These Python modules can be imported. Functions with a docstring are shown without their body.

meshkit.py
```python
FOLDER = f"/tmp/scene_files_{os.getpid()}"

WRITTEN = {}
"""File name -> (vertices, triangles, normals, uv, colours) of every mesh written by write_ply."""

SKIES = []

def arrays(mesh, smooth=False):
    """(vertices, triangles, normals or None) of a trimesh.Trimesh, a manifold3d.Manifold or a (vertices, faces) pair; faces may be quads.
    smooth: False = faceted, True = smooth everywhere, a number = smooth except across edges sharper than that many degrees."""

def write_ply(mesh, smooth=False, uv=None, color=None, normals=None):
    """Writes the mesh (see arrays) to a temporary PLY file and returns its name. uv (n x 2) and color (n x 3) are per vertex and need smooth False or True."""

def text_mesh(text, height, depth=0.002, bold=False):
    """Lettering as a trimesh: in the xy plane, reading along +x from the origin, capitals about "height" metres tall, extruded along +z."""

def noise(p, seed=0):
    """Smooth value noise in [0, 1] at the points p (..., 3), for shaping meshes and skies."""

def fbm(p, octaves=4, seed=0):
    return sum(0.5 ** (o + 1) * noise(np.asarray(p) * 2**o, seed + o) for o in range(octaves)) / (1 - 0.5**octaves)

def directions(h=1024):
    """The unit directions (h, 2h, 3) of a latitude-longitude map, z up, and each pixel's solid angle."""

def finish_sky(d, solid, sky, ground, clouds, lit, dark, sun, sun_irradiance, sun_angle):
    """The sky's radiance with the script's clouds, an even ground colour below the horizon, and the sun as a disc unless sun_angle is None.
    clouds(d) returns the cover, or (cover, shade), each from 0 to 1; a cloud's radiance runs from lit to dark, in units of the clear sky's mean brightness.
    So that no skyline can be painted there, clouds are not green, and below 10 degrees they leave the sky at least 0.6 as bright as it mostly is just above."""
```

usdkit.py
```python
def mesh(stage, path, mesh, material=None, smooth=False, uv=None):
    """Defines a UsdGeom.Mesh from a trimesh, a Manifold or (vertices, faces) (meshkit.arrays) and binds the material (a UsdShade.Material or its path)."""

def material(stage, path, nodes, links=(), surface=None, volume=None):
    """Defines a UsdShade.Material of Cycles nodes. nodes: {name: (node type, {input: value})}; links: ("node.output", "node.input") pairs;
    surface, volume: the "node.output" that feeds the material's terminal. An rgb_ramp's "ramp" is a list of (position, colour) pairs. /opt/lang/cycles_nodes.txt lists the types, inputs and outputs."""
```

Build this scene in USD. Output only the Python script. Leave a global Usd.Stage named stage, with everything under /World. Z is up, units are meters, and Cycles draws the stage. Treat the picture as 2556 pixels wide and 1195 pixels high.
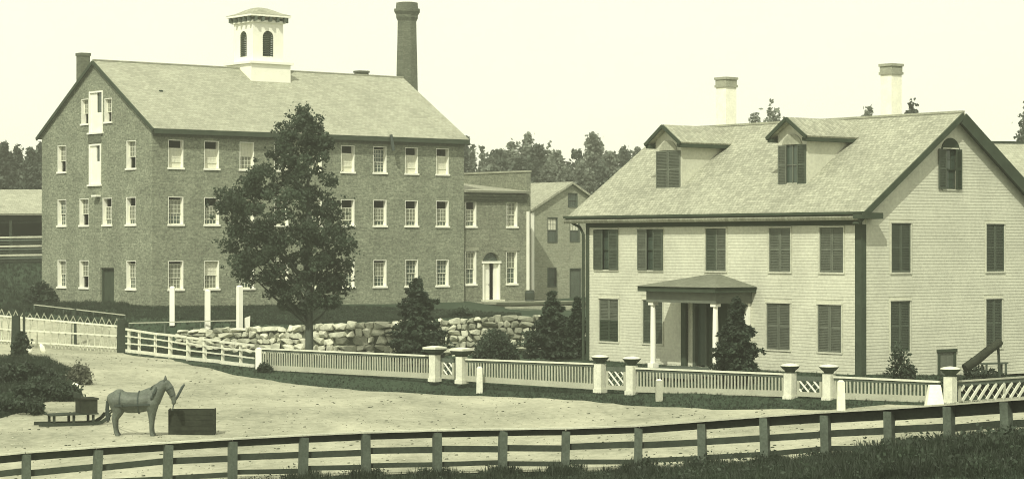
import math, random
import numpy as np, trimesh, manifold3d as m3, usdkit, meshkit
from pxr import Usd, UsdGeom, UsdLux, UsdShade, Gf, Sdf, Vt
from shapely.geometry import Polygon, box as sbox, Point
import shapely
from scipy.interpolate import LinearNDInterpolator
from scipy.spatial import Delaunay

stage = Usd.Stage.CreateInMemory()
UsdGeom.SetStageUpAxis(stage, UsdGeom.Tokens.z)
UsdGeom.Xform.Define(stage, '/World')
rng = np.random.default_rng(1871)

# ------------------------------------------------------------------ camera, sky, sun
CAM_H = 6.2
cam = UsdGeom.Camera.Define(stage, '/World/camera')
cam.CreateHorizontalApertureAttr(36.0)
cam.CreateVerticalApertureAttr(36.0 * 478 / 1024)
cam.CreateFocalLengthAttr(81.41)
cam.CreateVerticalApertureOffsetAttr(0.2465)
cam.CreateExposureAttr(0.0)
cam.CreateClippingRangeAttr((0.5, 5000.0))
cam.AddTranslateOp().Set(Gf.Vec3d(0, 0, CAM_H))
cam.AddRotateXOp().Set(90.0)

SUN_AZ, SUN_EL = math.atan2(-0.29, -0.957), math.radians(46)
sd = np.array([math.sin(SUN_AZ) * math.cos(SUN_EL), math.cos(SUN_AZ) * math.cos(SUN_EL), math.sin(SUN_EL)])
SKY_STRENGTH, CLOUD = 0.10, 11.8
sky_mat = usdkit.material(stage, '/World/Looks/sky', {
    'sky': ('sky_texture', {'sky_type': 'single_scattering', 'sun_disc': False, 'sun_elevation': SUN_EL, 'sun_rotation': SUN_AZ, 'aerosol_density': 2.0}),
    'tc': ('texture_coordinate', {}),
    'n': ('noise_texture', {'scale': 3.0, 'detail': 5.0, 'roughness': 0.55}),
    'r': ('map_range', {'value': 0.5, 'from_min': 0.3, 'from_max': 0.7, 'to_min': 0.83, 'to_max': 0.98, 'clamp': True}),
    'c': ('mix_color', {'blend_type': 'mix', 'fac': 0.9, 'a': (0, 0, 0), 'b': (CLOUD, CLOUD * 0.995, CLOUD * 0.77), 'use_clamp': False}),
    'bg': ('background_shader', {'strength': SKY_STRENGTH})},
    [('tc.generated', 'n.vector'), ('n.fac', 'r.value'), ('r.result', 'c.fac'), ('sky.color', 'c.a'), ('c.result', 'bg.color')], surface='bg.background')
dome = UsdLux.DomeLight.Define(stage, '/World/sky')
dome.CreateIntensityAttr(1.0)
UsdShade.MaterialBindingAPI.Apply(dome.GetPrim()).Bind(sky_mat)
dome.GetPrim().SetCustomDataByKey('kind', 'structure')
sun = UsdLux.DistantLight.Define(stage, '/World/sun')
sun.CreateNormalizeAttr(True); sun.CreateIntensityAttr(1.0); sun.CreateAngleAttr(0.5); sun.CreateColorAttr(Gf.Vec3f(1.0, 0.985, 0.80))
zx = sd; xx = np.cross([0, 0, 1], zx); xx /= np.linalg.norm(xx); yx = np.cross(zx, xx)
mt = Gf.Matrix4d(); mt.SetIdentity()
for i_, a_ in enumerate((xx, yx, zx)):
    mt.SetRow(i_, Gf.Vec4d(float(a_[0]), float(a_[1]), float(a_[2]), 0.0))
sun.AddTransformOp().Set(mt)

# ------------------------------------------------------------------ materials
MATS = {}
def mat(name, col, rough=0.85, spec=0.25, noise=None, fine=None, bump=None, coord='position', island=0.0):
    """col: base colour; noise=(scale, amount) broad mottling; fine=(scale, amount) grain; bump=(scale, metres)"""
    nodes = {'p': ('principled_bsdf', {'base_color': col, 'roughness': rough, 'specular_ior_level': spec})}
    links = []
    if noise or fine or bump or island:
        src = 'g.position' if coord == 'position' else 'tc.object'
        nodes['g'] = ('geometry', {})
        if coord != 'position':
            nodes['tc'] = ('texture_coordinate', {})
        last = None
        k = 0
        for spec_ in (noise, fine):
            if not spec_:
                continue
            k += 1
            nodes[f'n{k}'] = ('noise_texture', {'scale': float(spec_[0]), 'detail': 4.0, 'roughness': 0.6})
            nodes[f'm{k}'] = ('map_range', {'from_min': 0.28, 'from_max': 0.72, 'to_min': 1 - spec_[1], 'to_max': 1 + spec_[1], 'clamp': False})
            links += [(src, f'n{k}.vector'), (f'n{k}.fac', f'm{k}.value')]
            if last is None:
                last = f'm{k}.result'
            else:
                nodes[f'x{k}'] = ('math', {'math_type': 'multiply'})
                links += [(last, f'x{k}.value1'), (f'm{k}.result', f'x{k}.value2')]
                last = f'x{k}.value'
        if island:
            nodes['mi'] = ('map_range', {'from_min': 0.0, 'from_max': 1.0, 'to_min': 1 - island, 'to_max': 1 + island})
            links.append(('g.random_per_island', 'mi.value'))
            if last is None:
                last = 'mi.result'
            else:
                nodes['xi'] = ('math', {'math_type': 'multiply'})
                links += [(last, 'xi.value1'), ('mi.result', 'xi.value2')]
                last = 'xi.value'
        if last:
            nodes['v'] = ('vector_math', {'math_type': 'scale', 'vector1': col})
            links += [(last, 'v.scale'), ('v.vector', 'p.base_color')]
        if bump:
            nodes['bn'] = ('noise_texture', {'scale': float(bump[0]), 'detail': 3.0})
            nodes['b'] = ('bump', {'strength': 0.8, 'distance': float(bump[1])})
            links += [(src, 'bn.vector'), ('bn.fac', 'b.height'), ('b.normal', 'p.normal')]
    MATS[name] = usdkit.material(stage, '/World/Looks/' + name, nodes, links, surface='p.BSDF')
    return MATS[name]

def brick_mat(name, c1, c2, mortar, bw, bh, mort, mode, blotch=0.16, grain=0.0, bias=0.0):
    """mode: how object coordinates become (across, up): 'wall' (x+y, z), 'roof_y' (x, y), 'roof_x' (y, x)"""
    nodes = {'tc': ('texture_coordinate', {}), 's': ('separate_xyz', {}), 'c': ('combine_xyz', {}), 'add': ('math', {'math_type': 'add'}),
             'b': ('brick_texture', {'color1': c1, 'color2': c2, 'mortar': mortar, 'scale': 1.0, 'brick_width': bw, 'row_height': bh, 'mortar_size': mort, 'mortar_smooth': 0.3, 'bias': bias}),
             'n': ('noise_texture', {'scale': 0.55, 'detail': 6.0, 'roughness': 0.65}),
             'm': ('map_range', {'from_min': 0.3, 'from_max': 0.7, 'to_min': 1 - blotch, 'to_max': 1 + blotch, 'clamp': False}),
             'n2': ('noise_texture', {'scale': 7.0, 'detail': 3.0, 'roughness': 0.8}),
             'm2': ('map_range', {'from_min': 0.3, 'from_max': 0.7, 'to_min': 1 - grain, 'to_max': 1 + grain, 'clamp': False}),
             'x': ('math', {'math_type': 'multiply'}), 'v': ('vector_math', {'math_type': 'scale'}),
             'bp': ('bump', {'strength': 0.6, 'distance': 0.012, 'invert': True}),
             'p': ('principled_bsdf', {'roughness': 0.9, 'specular_ior_level': 0.2})}
    links = [('tc.object', 's.vector'), ('s.x', 'add.value1'), ('s.y', 'add.value2')]
    if mode == 'wall':
        links += [('add.value', 'c.x'), ('s.z', 'c.y')]
    elif mode == 'roof_y':
        links += [('s.x', 'c.x'), ('s.y', 'c.y')]
    else:
        links += [('s.y', 'c.x'), ('s.x', 'c.y')]
    links += [('c.vector', 'b.vector'), ('tc.object', 'n.vector'), ('tc.object', 'n2.vector'), ('n.fac', 'm.value'), ('n2.fac', 'm2.value'),
              ('m.result', 'x.value1'), ('m2.result', 'x.value2'), ('b.color', 'v.vector1'), ('x.value', 'v.scale'), ('v.vector', 'p.base_color'),
              ('b.fac', 'bp.height'), ('bp.normal', 'p.normal')]
    MATS[name] = usdkit.material(stage, '/World/Looks/' + name, nodes, links, surface='p.BSDF')

brick_mat('mill_brick', (0.140, 0.158, 0.116), (0.246, 0.266, 0.197), (0.225, 0.24, 0.18), 0.22, 0.085, 0.010, 'wall', 0.22, 0.48)
brick_mat('office_brick', (0.14, 0.153, 0.112), (0.215, 0.23, 0.17), (0.22, 0.23, 0.175), 0.22, 0.085, 0.012, 'wall', 0.18, 0.4)
brick_mat('pale_brick', (0.22, 0.235, 0.172), (0.31, 0.325, 0.245), (0.28, 0.29, 0.22), 0.22, 0.085, 0.012, 'wall', 0.12, 0.22)
brick_mat('dark_and_shade_brick', (0.078, 0.090, 0.064), (0.135, 0.148, 0.108), (0.10, 0.11, 0.08), 0.22, 0.085, 0.012, 'wall', 0.14, 0.30)  # also painted as shade on the mill gable and under its eaves
brick_mat('slate_roof', (0.27, 0.278, 0.215), (0.35, 0.358, 0.28), (0.20, 0.208, 0.16), 0.30, 0.19, 0.010, 'roof_y', 0.12, 0.16)
brick_mat('shingle_roof', (0.25, 0.258, 0.20), (0.37, 0.378, 0.295), (0.19, 0.197, 0.15), 0.16, 0.135, 0.010, 'roof_x', 0.13, 0.20)
mat('white_paint', (0.80, 0.80, 0.70), 0.6, 0.3, noise=(1.5, 0.05), coord='object')
mat('old_white', (0.62, 0.63, 0.52), 0.75, 0.2, noise=(2.5, 0.14), fine=(14, 0.12))
mat('fence_white', (0.37, 0.38, 0.30), 0.8, 0.2, noise=(1.2, 0.12), fine=(18, 0.14))
mat('clapboard', (0.55, 0.56, 0.455), 0.8, 0.2, noise=(0.7, 0.12), fine=(8, 0.13), coord='object', island=0.10)
mat('dark_trim_and_shade', (0.0440, 0.0580, 0.0403), 0.95, 0.08, noise=(2, 0.2), coord='object')  # dark house trim; also painted as shade on the gate post caps
mat('shutter_green', (0.0639, 0.0800, 0.0582), 0.65, 0.3, noise=(3, 0.18), coord='object')
mat('shutter_grey', (0.1082, 0.1220, 0.0952), 0.65, 0.3, noise=(3, 0.18), coord='object')
mat('glass', (0.0516, 0.0720, 0.0560), 0.12, 0.5)
mat('pale_glass', (0.14, 0.15, 0.11), 0.2, 0.5)
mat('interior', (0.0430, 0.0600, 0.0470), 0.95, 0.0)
mat('blind', (0.60, 0.60, 0.49), 0.9, 0.1, fine=(12, 0.12), coord='object')
mat('granite', (0.43, 0.44, 0.345), 0.9, 0.2, noise=(1.5, 0.25), fine=(11, 0.2), bump=(12, 0.02))
mat('granite_pale', (0.54, 0.545, 0.435), 0.9, 0.2, noise=(1.5, 0.22), fine=(11, 0.2), bump=(12, 0.02))
mat('granite_dark', (0.24, 0.25, 0.19), 0.9, 0.2, noise=(1.5, 0.25), fine=(11, 0.2), bump=(12, 0.02))
mat('mortar_core', (0.085, 0.095, 0.068), 0.95, 0.0)
mat('board_dark', (0.0372, 0.0470, 0.0347), 0.95, 0.08, noise=(1.3, 0.25), fine=(16, 0.25))
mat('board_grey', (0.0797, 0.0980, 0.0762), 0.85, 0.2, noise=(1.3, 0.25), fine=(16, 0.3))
mat('board_pale', (0.42, 0.43, 0.34), 0.85, 0.2, noise=(1.3, 0.2), fine=(16, 0.2))
mat('bark', (0.0656, 0.0780, 0.0616), 0.95, 0.1, noise=(4, 0.3), bump=(14, 0.03))
mat('iron', (0.0430, 0.0580, 0.0504), 0.6, 0.4)
mat('whitewash', (0.78, 0.78, 0.66), 0.9, 0.1, noise=(3, 0.08), fine=(14, 0.08))
mat('horse_coat', (0.0791, 0.0933, 0.0752), 0.6, 0.35, noise=(3, 0.3), fine=(18, 0.25))
mat('mane', (0.0430, 0.0550, 0.0470), 0.8, 0.2)
mat('porch_shingle', (0.15, 0.16, 0.122), 0.9, 0.15, noise=(2, 0.15), fine=(9, 0.25))
mat('wet_wood', (0.027, 0.031, 0.022), 0.95, 0.08, noise=(2, 0.3), fine=(12, 0.3))
mat('stone_cap', (0.30, 0.31, 0.24), 0.9, 0.2, noise=(2, 0.2), fine=(15, 0.2))

def leaf_mat(name, col, trans=0.35, var=0.35):
    nodes = {'g': ('geometry', {}), 'm': ('map_range', {'from_min': 0.0, 'from_max': 1.0, 'to_min': 1 - var, 'to_max': 1 + var}),
             'n': ('noise_texture', {'scale': 0.9, 'detail': 3.0}), 'm2': ('map_range', {'from_min': 0.3, 'from_max': 0.7, 'to_min': 0.6, 'to_max': 1.5}),
             'x': ('math', {'math_type': 'multiply'}), 'v': ('vector_math', {'math_type': 'scale', 'vector1': col}),
             'd': ('principled_bsdf', {'roughness': 0.6, 'specular_ior_level': 0.25}), 't': ('translucent_bsdf', {}), 'mx': ('mix_closure', {'fac': trans})}
    links = [('g.random_per_island', 'm.value'), ('g.position', 'n.vector'), ('n.fac', 'm2.value'), ('m.result', 'x.value1'), ('m2.result', 'x.value2'), ('x.value', 'v.scale'),
             ('v.vector', 'd.base_color'), ('v.vector', 't.color'), ('d.BSDF', 'mx.closure1'), ('t.BSDF', 'mx.closure2')]
    MATS[name] = usdkit.material(stage, '/World/Looks/' + name, nodes, links, surface='mx.closure')
leaf_mat('maple_leaf', (0.0697, 0.0984, 0.0646))
leaf_mat('spruce_needle', (0.0469, 0.0680, 0.0448), 0.2)
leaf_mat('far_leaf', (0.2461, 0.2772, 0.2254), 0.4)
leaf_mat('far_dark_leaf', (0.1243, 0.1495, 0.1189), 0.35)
leaf_mat('bush_leaf', (0.0516, 0.0740, 0.0482), 0.25)
leaf_mat('dry_leaf', (0.22, 0.232, 0.17), 0.3)
leaf_mat('grass_blade', (0.0525, 0.0740, 0.0470), 0.4, 0.5)

def ground_mat(name, a, b, s1, s2, bump):
    nodes = {'g': ('geometry', {}), 'n1': ('noise_texture', {'scale': s1, 'detail': 6.0, 'roughness': 0.6}), 'n2': ('noise_texture', {'scale': s2, 'detail': 6.0, 'roughness': 0.75}),
             'mp': ('mapping', {'mapping_type': 'point', 'scale': (1.0, 0.6, 1.0)}),
             'x': ('math', {'math_type': 'multiply_add', 'value2': 0.55, 'value3': 0.0}), 'y': ('math', {'math_type': 'multiply_add', 'value2': 0.45}),
             'r': ('rgb_ramp', {'ramp': [(0.0, a), (0.36, a), (0.64, b), (1.0, b)]}),
             'bp': ('bump', {'strength': 0.7, 'distance': bump}), 'p': ('principled_bsdf', {'roughness': 0.95, 'specular_ior_level': 0.1})}
    links = [('g.position', 'mp.vector'), ('mp.vector', 'n1.vector'), ('mp.vector', 'n2.vector'), ('n1.fac', 'x.value1'), ('n2.fac', 'y.value1'), ('x.value', 'y.value3'),
             ('y.value', 'r.fac'), ('r.color', 'p.base_color'), ('n2.fac', 'bp.height'), ('bp.normal', 'p.normal')]
    MATS[name] = usdkit.material(stage, '/World/Looks/' + name, nodes, links, surface='p.BSDF')
ground_mat('turf', (0.023, 0.038, 0.023), (0.048, 0.069, 0.046), 0.35, 4.0, 0.06)
ground_mat('road_dirt', (0.19, 0.197, 0.146), (0.45, 0.45, 0.345), 0.30, 3.4, 0.06)

# ------------------------------------------------------------------ helpers
used = {}
def path_of(parent, name):
    k = used.get((parent, name), 0)
    used[(parent, name)] = k + 1
    return f'{parent}/{name}' if k == 0 else f'{parent}/{name}_{k:03d}'

def data(prim, label=None, cat=None, group=None, kind=None):
    for k, v in (('label', label), ('category', cat), ('group', group), ('kind', kind)):
        if v:
            prim.SetCustomDataByKey(k, v)

def thing(name, label, cat, loc, rot=0.0, group=None):
    p = path_of('/World', name)
    x = UsdGeom.Xform.Define(stage, p)
    x.AddTranslateOp().Set(Gf.Vec3d(*map(float, loc)))
    if rot:
        x.AddRotateZOp().Set(float(rot))
    data(x.GetPrim(), label, cat, group)
    return p

def copy_of(src, label, loc, rot=0.0, scale=None, group=None):
    sp = stage.GetPrimAtPath(src)
    was = sp.GetCustomData()
    p = path_of('/World', src.split('/')[2].rstrip('0123456789').rstrip('_'))
    x = UsdGeom.Xform.Define(stage, p)
    x.GetPrim().GetReferences().AddInternalReference(src)
    x.ClearXformOpOrder()
    x.AddTranslateOp().Set(Gf.Vec3d(*map(float, loc)))
    x.AddRotateZOp(opSuffix='turn').Set(float(rot))
    if scale:
        x.AddScaleOp().Set(Gf.Vec3f(*scale))
    x.GetPrim().SetInstanceable(True)
    data(x.GetPrim(), label, was.get('category'), group or was.get('group'))
    return p

class B:
    def __init__(self):
        self.v, self.f, self.n = [], [], 0
    def add(self, v, f):
        v = np.asarray(v, float); f = np.asarray(f, int)
        if f.shape[1] == 4:
            f = np.vstack([f[:, [0, 1, 2]], f[:, [0, 2, 3]]])
        self.v.append(v); self.f.append(f + self.n); self.n += len(v)
        return self
    def tm(self, m):
        return self.add(m.vertices, m.faces)
    def box(self, x0, x1, y0, y1, z0, z1):
        x0, x1 = sorted((x0, x1)); y0, y1 = sorted((y0, y1)); z0, z1 = sorted((z0, z1))
        v = [(x, y, z) for x in (x0, x1) for y in (y0, y1) for z in (z0, z1)]
        return self.add(v, [(0, 1, 3, 2), (4, 6, 7, 5), (0, 4, 5, 1), (2, 3, 7, 6), (0, 2, 6, 4), (1, 5, 7, 3)])
    def hexa(self, a, b):
        """two quads (4 pts each), a at the bottom, b on top"""
        v = list(a) + list(b)
        return self.add(v, [(3, 2, 1, 0), (4, 5, 6, 7), (0, 1, 5, 4), (1, 2, 6, 5), (2, 3, 7, 6), (3, 0, 4, 7)])
    def beam(self, p, q, w, h, up=(0, 0, 1)):
        """a bar from p to q: w across (horizontal), h along up"""
        p, q = np.asarray(p, float), np.asarray(q, float)
        t = (q - p) / np.linalg.norm(q - p)
        a = np.cross(t, up); a /= np.linalg.norm(a) + 1e-12
        u = np.cross(a, t)
        c = [-a * w / 2 - u * h / 2, a * w / 2 - u * h / 2, a * w / 2 + u * h / 2, -a * w / 2 + u * h / 2]
        return self.hexa([p + k for k in c], [q + k for k in c])
    def tube(self, pts, radii, sides=7, cap=True):
        pts = np.asarray(pts, float); n = len(pts)
        radii = np.broadcast_to(radii, (n,))
        t = np.gradient(pts, axis=0); t /= np.linalg.norm(t, axis=1, keepdims=True) + 1e-12
        a = np.cross(t, np.where(np.abs(t[:, 2:]) < 0.9, [0, 0, 1.0], [1.0, 0, 0])); a /= np.linalg.norm(a, axis=1, keepdims=True)
        b = np.cross(t, a); ang = np.arange(sides) * 2 * np.pi / sides
        v = pts[:, None] + radii[:, None, None] * (np.cos(ang)[None, :, None] * a[:, None] + np.sin(ang)[None, :, None] * b[:, None])
        f = [(i * sides + j, i * sides + (j + 1) % sides, (i + 1) * sides + (j + 1) % sides, (i + 1) * sides + j) for i in range(n - 1) for j in range(sides)]
        self.add(v.reshape(-1, 3), f)
        if cap:
            for base, c in ((0, pts[0]), ((n - 1) * sides, pts[-1])):
                self.add(np.vstack([v.reshape(-1, 3)[base:base + sides], c]), [(j, (j + 1) % sides, sides) for j in range(sides)])
        return self
    def lathe(self, c, prof, sides=8, phase=0.0):
        """prof: (radius, z) from bottom to top round the axis through c"""
        ang = phase + np.arange(sides) * 2 * np.pi / sides
        v = [(c[0] + r * math.cos(a), c[1] + r * math.sin(a), c[2] + z) for r, z in prof for a in ang]
        f = [(i * sides + j, i * sides + (j + 1) % sides, (i + 1) * sides + (j + 1) % sides, (i + 1) * sides + j) for i in range(len(prof) - 1) for j in range(sides)]
        self.add(v, f)
        for k, z in ((0, prof[0]), (len(prof) - 1, prof[-1])):
            if z[0] > 1e-4:
                self.add(v[k * sides:(k + 1) * sides] + [(c[0], c[1], c[2] + z[1])], [(j, (j + 1) % sides, sides) for j in range(sides)])
        return self
    def prism(self, poly, t0, t1, axis):
        """poly in (s, z); extruded from t0 to t1 along the remaining axis. axis 'y': s is x; axis 'x': s is y"""
        m = trimesh.creation.extrude_polygon(poly, t1 - t0, engine='earcut')
        v = np.array(m.vertices); s, z, t = v[:, 0], v[:, 1], v[:, 2] + t0
        self.add(np.stack([s, t, z], 1) if axis == 'y' else np.stack([t, s, z], 1), m.faces)
        return self
    def arrays(self):
        return np.vstack(self.v), np.vstack(self.f)

def part(parent, name, b, m, label=None, smooth=False, kind=None, at=None):
    p = path_of(parent, name)
    v, f = b.arrays() if isinstance(b, B) else b
    if at is not None:
        v = v - np.asarray(at)
    g = usdkit.mesh(stage, p, (v, f), MATS[m], smooth=smooth)
    data(g.GetPrim(), label, None, None, kind)
    return p

# ------------------------------------------------------------------ pixels of the photograph's frame turned into places in the scene
FPX, CU, VH = 5780.0, 1278.0, 615.0
def at(u, v, d):
    return np.array([(u - CU) / FPX * d, d, CAM_H - (v - VH) / FPX * d])

CTRL = [at(*c) for c in [
    (0, 1225, 61), (-400, 1240, 60), (600, 1205, 61.5), (1250, 1188, 62), (1750, 1168, 60), (2063, 1157, 57), (2372, 1132, 54), (2556, 1122, 52), (2900, 1100, 50),
    (340, 1092, 72), (480, 1082, 74), (-300, 1080, 74), (1278, 1075, 76), (2300, 1090, 66), (2700, 1070, 66),
    (655, 922, 100), (1085, 945, 94.5), (1500, 973, 89), (1970, 990, 82.5), (2370, 1006, 78), (2700, 985, 84),
    (640, 950, 97), (1200, 985, 91), (1700, 1015, 82.5),
    (2150, 932, 84), (1465, 895, 96), (1785, 915, 90), (2546, 925, 92), (2900, 925, 92),
    (640, 918, 100.5), (310, 881, 112), (185, 862, 116), (45, 886, 104), (-300, 890, 104), (100, 930, 93), (0, 960, 90), (-300, 980, 90),
    (430, 872, 120.2), (620, 886, 118.3), (800, 891, 116.0), (1000, 892, 114.3), (1100, 892, 113.6), (1210, 890, 113.3), (1350, 890, 113.9), (1460, 890, 115.8),  (520, 880, 119.3), (710, 889, 117.1), (900, 892, 115.1),
    (430, 890, 112), (620, 900, 110), (800, 905, 108), (1000, 907, 106), (1200, 907, 106), (1340, 905, 106),
    (440, 822, 122.0), (530, 820, 121.1), (620, 817, 120.2), (710, 811, 119.0), (800, 806, 117.9), (900, 803, 117.1), (1000, 801, 116.2), (1100, 793, 115.7), (1210, 788, 115.2), (1350, 786, 115.9), (1460, 790, 117), (430, 797, 122.5), (600, 808, 121),
    (310, 800, 122), (180, 790, 124), (60, 775, 128), (-200, 780, 126),
    (380, 765, 135), (268, 758, 138), (105, 762, 144), (700, 762, 140), (1000, 756, 147), (1157, 752, 149.5), (1322, 752, 153), (1420, 765, 154), (1600, 780, 150), (1180, 788, 137), (1330, 788, 139), (1250, 776, 144), (1340, 776, 145),
    (50, 715, 152), (50, 615, 172), (-300, 620, 172), (50, 575, 205), (50, 500, 300), (-400, 500, 300), (300, 560, 230), (1200, 560, 240), (1600, 560, 240), (2556, 640, 200), (2000, 560, 240), (3200, 600, 200)]]
CTRL += [np.array(p, float) for p in [(0, 0, 3.0), (-25, 0, 3.0), (25, 0, 3.0), (0, 20, 2.4), (-15, 20, 2.3), (15, 20, 2.5), (0, 42, 1.1), (-20, 42, 0.9), (20, 42, 1.6),
         (-300, 100, 4), (300, 100, 4), (-300, 300, 14), (300, 300, 12), (0, 500, 14), (-300, 600, 16), (300, 600, 16), (0, 800, 16), (0, -15, 3.2), (-300, 0, 3), (300, 0, 3), (-300, -15, 3), (300, -15, 3), (-300, 800, 18), (300, 800, 18)]]
CTRL = np.array(CTRL)
CTRL = np.vstack([CTRL, [(-600, -60, 3), (600, -60, 3), (-600, 1000, 18), (600, 1000, 18), (-600, 300, 14), (600, 300, 12)]])
_lin = LinearNDInterpolator(CTRL[:, :2], CTRL[:, 2])
_ring = np.array([(0, 0), (0.45, 0.1), (-0.45, -0.1), (0.1, -0.4), (-0.1, 0.4)])
def _rbf(p):
    return np.mean([_lin(p + o) for o in _ring], 0)
def gz(x, y=None):
    p = np.atleast_2d(np.array(x if y is None else [x, y], float))
    z = _rbf(p)
    z = z + 0.05 * (meshkit.fbm(np.c_[p * 0.35, 0 * p[:, :1]], 3, 5) - 0.5)
    return z if y is None else float(z[0])
def at_ground(u, v):
    """where the line of sight through (u, v) meets the ground"""
    d = np.arange(45, 330, 0.25)
    x = (u - CU) / FPX * d; z = CAM_H - (v - VH) / FPX * d
    g = gz(np.c_[x, d])
    k = np.argmax(g >= z)
    return np.array([x[k], d[k], g[k]])
def on_ground(u, d):
    x = (u - CU) / FPX * d
    return np.array([x, d, gz(x, d)])

# ------------------------------------------------------------------ ground, road
def grid_axis(parts):
    return np.unique(np.concatenate([np.arange(a, b, s) for a, b, s in parts]).round(4))
gx = grid_axis([(-330, -60, 15), (-60, -36, 2), (-36, 36, 0.5), (36, 60, 2), (60, 331, 15)])
gy = grid_axis([(-18, 40, 4), (40, 156, 0.5), (156, 300, 3), (300, 821, 20)])
XX, YY = np.meshgrid(gx, gy)
ZZ = gz(np.c_[XX.ravel(), YY.ravel()])
nx = len(gx)
ii, jj = np.meshgrid(np.arange(len(gy) - 1), np.arange(nx - 1), indexing='ij')
q = np.stack([ii * nx + jj, ii * nx + jj + 1, (ii + 1) * nx + jj + 1, (ii + 1) * nx + jj], -1).reshape(-1, 4)
g = usdkit.mesh(stage, '/World/ground', (np.c_[XX.ravel(), YY.ravel(), ZZ], q), MATS['turf'], smooth=True)
data(g.GetPrim(), 'dark rough turf covering the sloping ground', None, None, 'structure')

road_px = [(-500, 800), (-150, 794), (0, 792), (60, 796), (180, 808), (300, 826), (312, 884), (420, 897), (470, 912), (560, 932), (650, 947), (780, 965), (900, 977), (1100, 986), (1200, 990), (1300, 994), (1420, 999), (1500, 1004), (1560, 1014),
           (1700, 1018), (1800, 1024), (1950, 1022), (2060, 1026), (2150, 1018), (2220, 1012), (2340, 1014), (2440, 1012), (2556, 1008), (2900, 1000),
           (2900, 1085), (2556, 1100), (2372, 1118), (2222, 1132), (2063, 1152), (1912, 1163), (1750, 1170), (1592, 1176), (1410, 1180), (1253, 1180), (1000, 1186), (755, 1194), (580, 1205), (417, 1222), (240, 1245), (0, 1260), (-500, 1275), (-500, 1075), (-100, 1062), (0, 1046), (60, 1028), (110, 1008), (160, 985), (195, 962), (186, 940), (150, 915), (112, 897), (60, 893), (0, 893), (-100, 893), (-500, 893)]
rp = np.array([at_ground(u, v)[:2] for u, v in road_px])
pts = []
for a, b in zip(rp, np.roll(rp, -1, 0)):
    n = max(2, int(np.linalg.norm(b - a) / 0.35))
    pts += [a + (b - a) * t for t in np.arange(n) / n]
pts = np.array(pts)
pts += 0.35 * (np.stack([meshkit.fbm(np.c_[pts * 0.9, np.full(len(pts), 3.0 * k)], 3, 9 + k) for k in (0, 1)], 1) - 0.5) * 2 * np.array([0.6, 1.0])
ROAD = Polygon(pts).buffer(0)
if ROAD.geom_type != 'Polygon':
    ROAD = max(ROAD.geoms, key=lambda p: p.area)
bp = np.array(ROAD.exterior.coords)[:-1]
x0, y0, x1, y1 = ROAD.bounds
ix, iy = np.meshgrid(np.arange(x0, x1, 0.6), np.arange(y0, y1, 0.6))
ip = np.c_[ix.ravel(), iy.ravel()]
ip = ip[shapely.contains_xy(ROAD.buffer(-0.25), ip[:, 0], ip[:, 1])]
allp = np.vstack([bp, ip])
tri = Delaunay(allp).simplices
cen = allp[tri].mean(1)
tri = tri[shapely.contains_xy(ROAD, cen[:, 0], cen[:, 1])]
o_ = allp[tri]; area = (o_[:, 1, 0] - o_[:, 0, 0]) * (o_[:, 2, 1] - o_[:, 0, 1]) - (o_[:, 1, 1] - o_[:, 0, 1]) * (o_[:, 2, 0] - o_[:, 0, 0])
tri = np.where(area[:, None] > 0, tri, tri[:, ::-1])
g = usdkit.mesh(stage, '/World/road', (np.c_[allp, gz(allp) + 0.025], tri), MATS['road_dirt'], smooth=True)
data(g.GetPrim(), 'pale dirt road sweeping between the two fences', None, None, 'structure')

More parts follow.
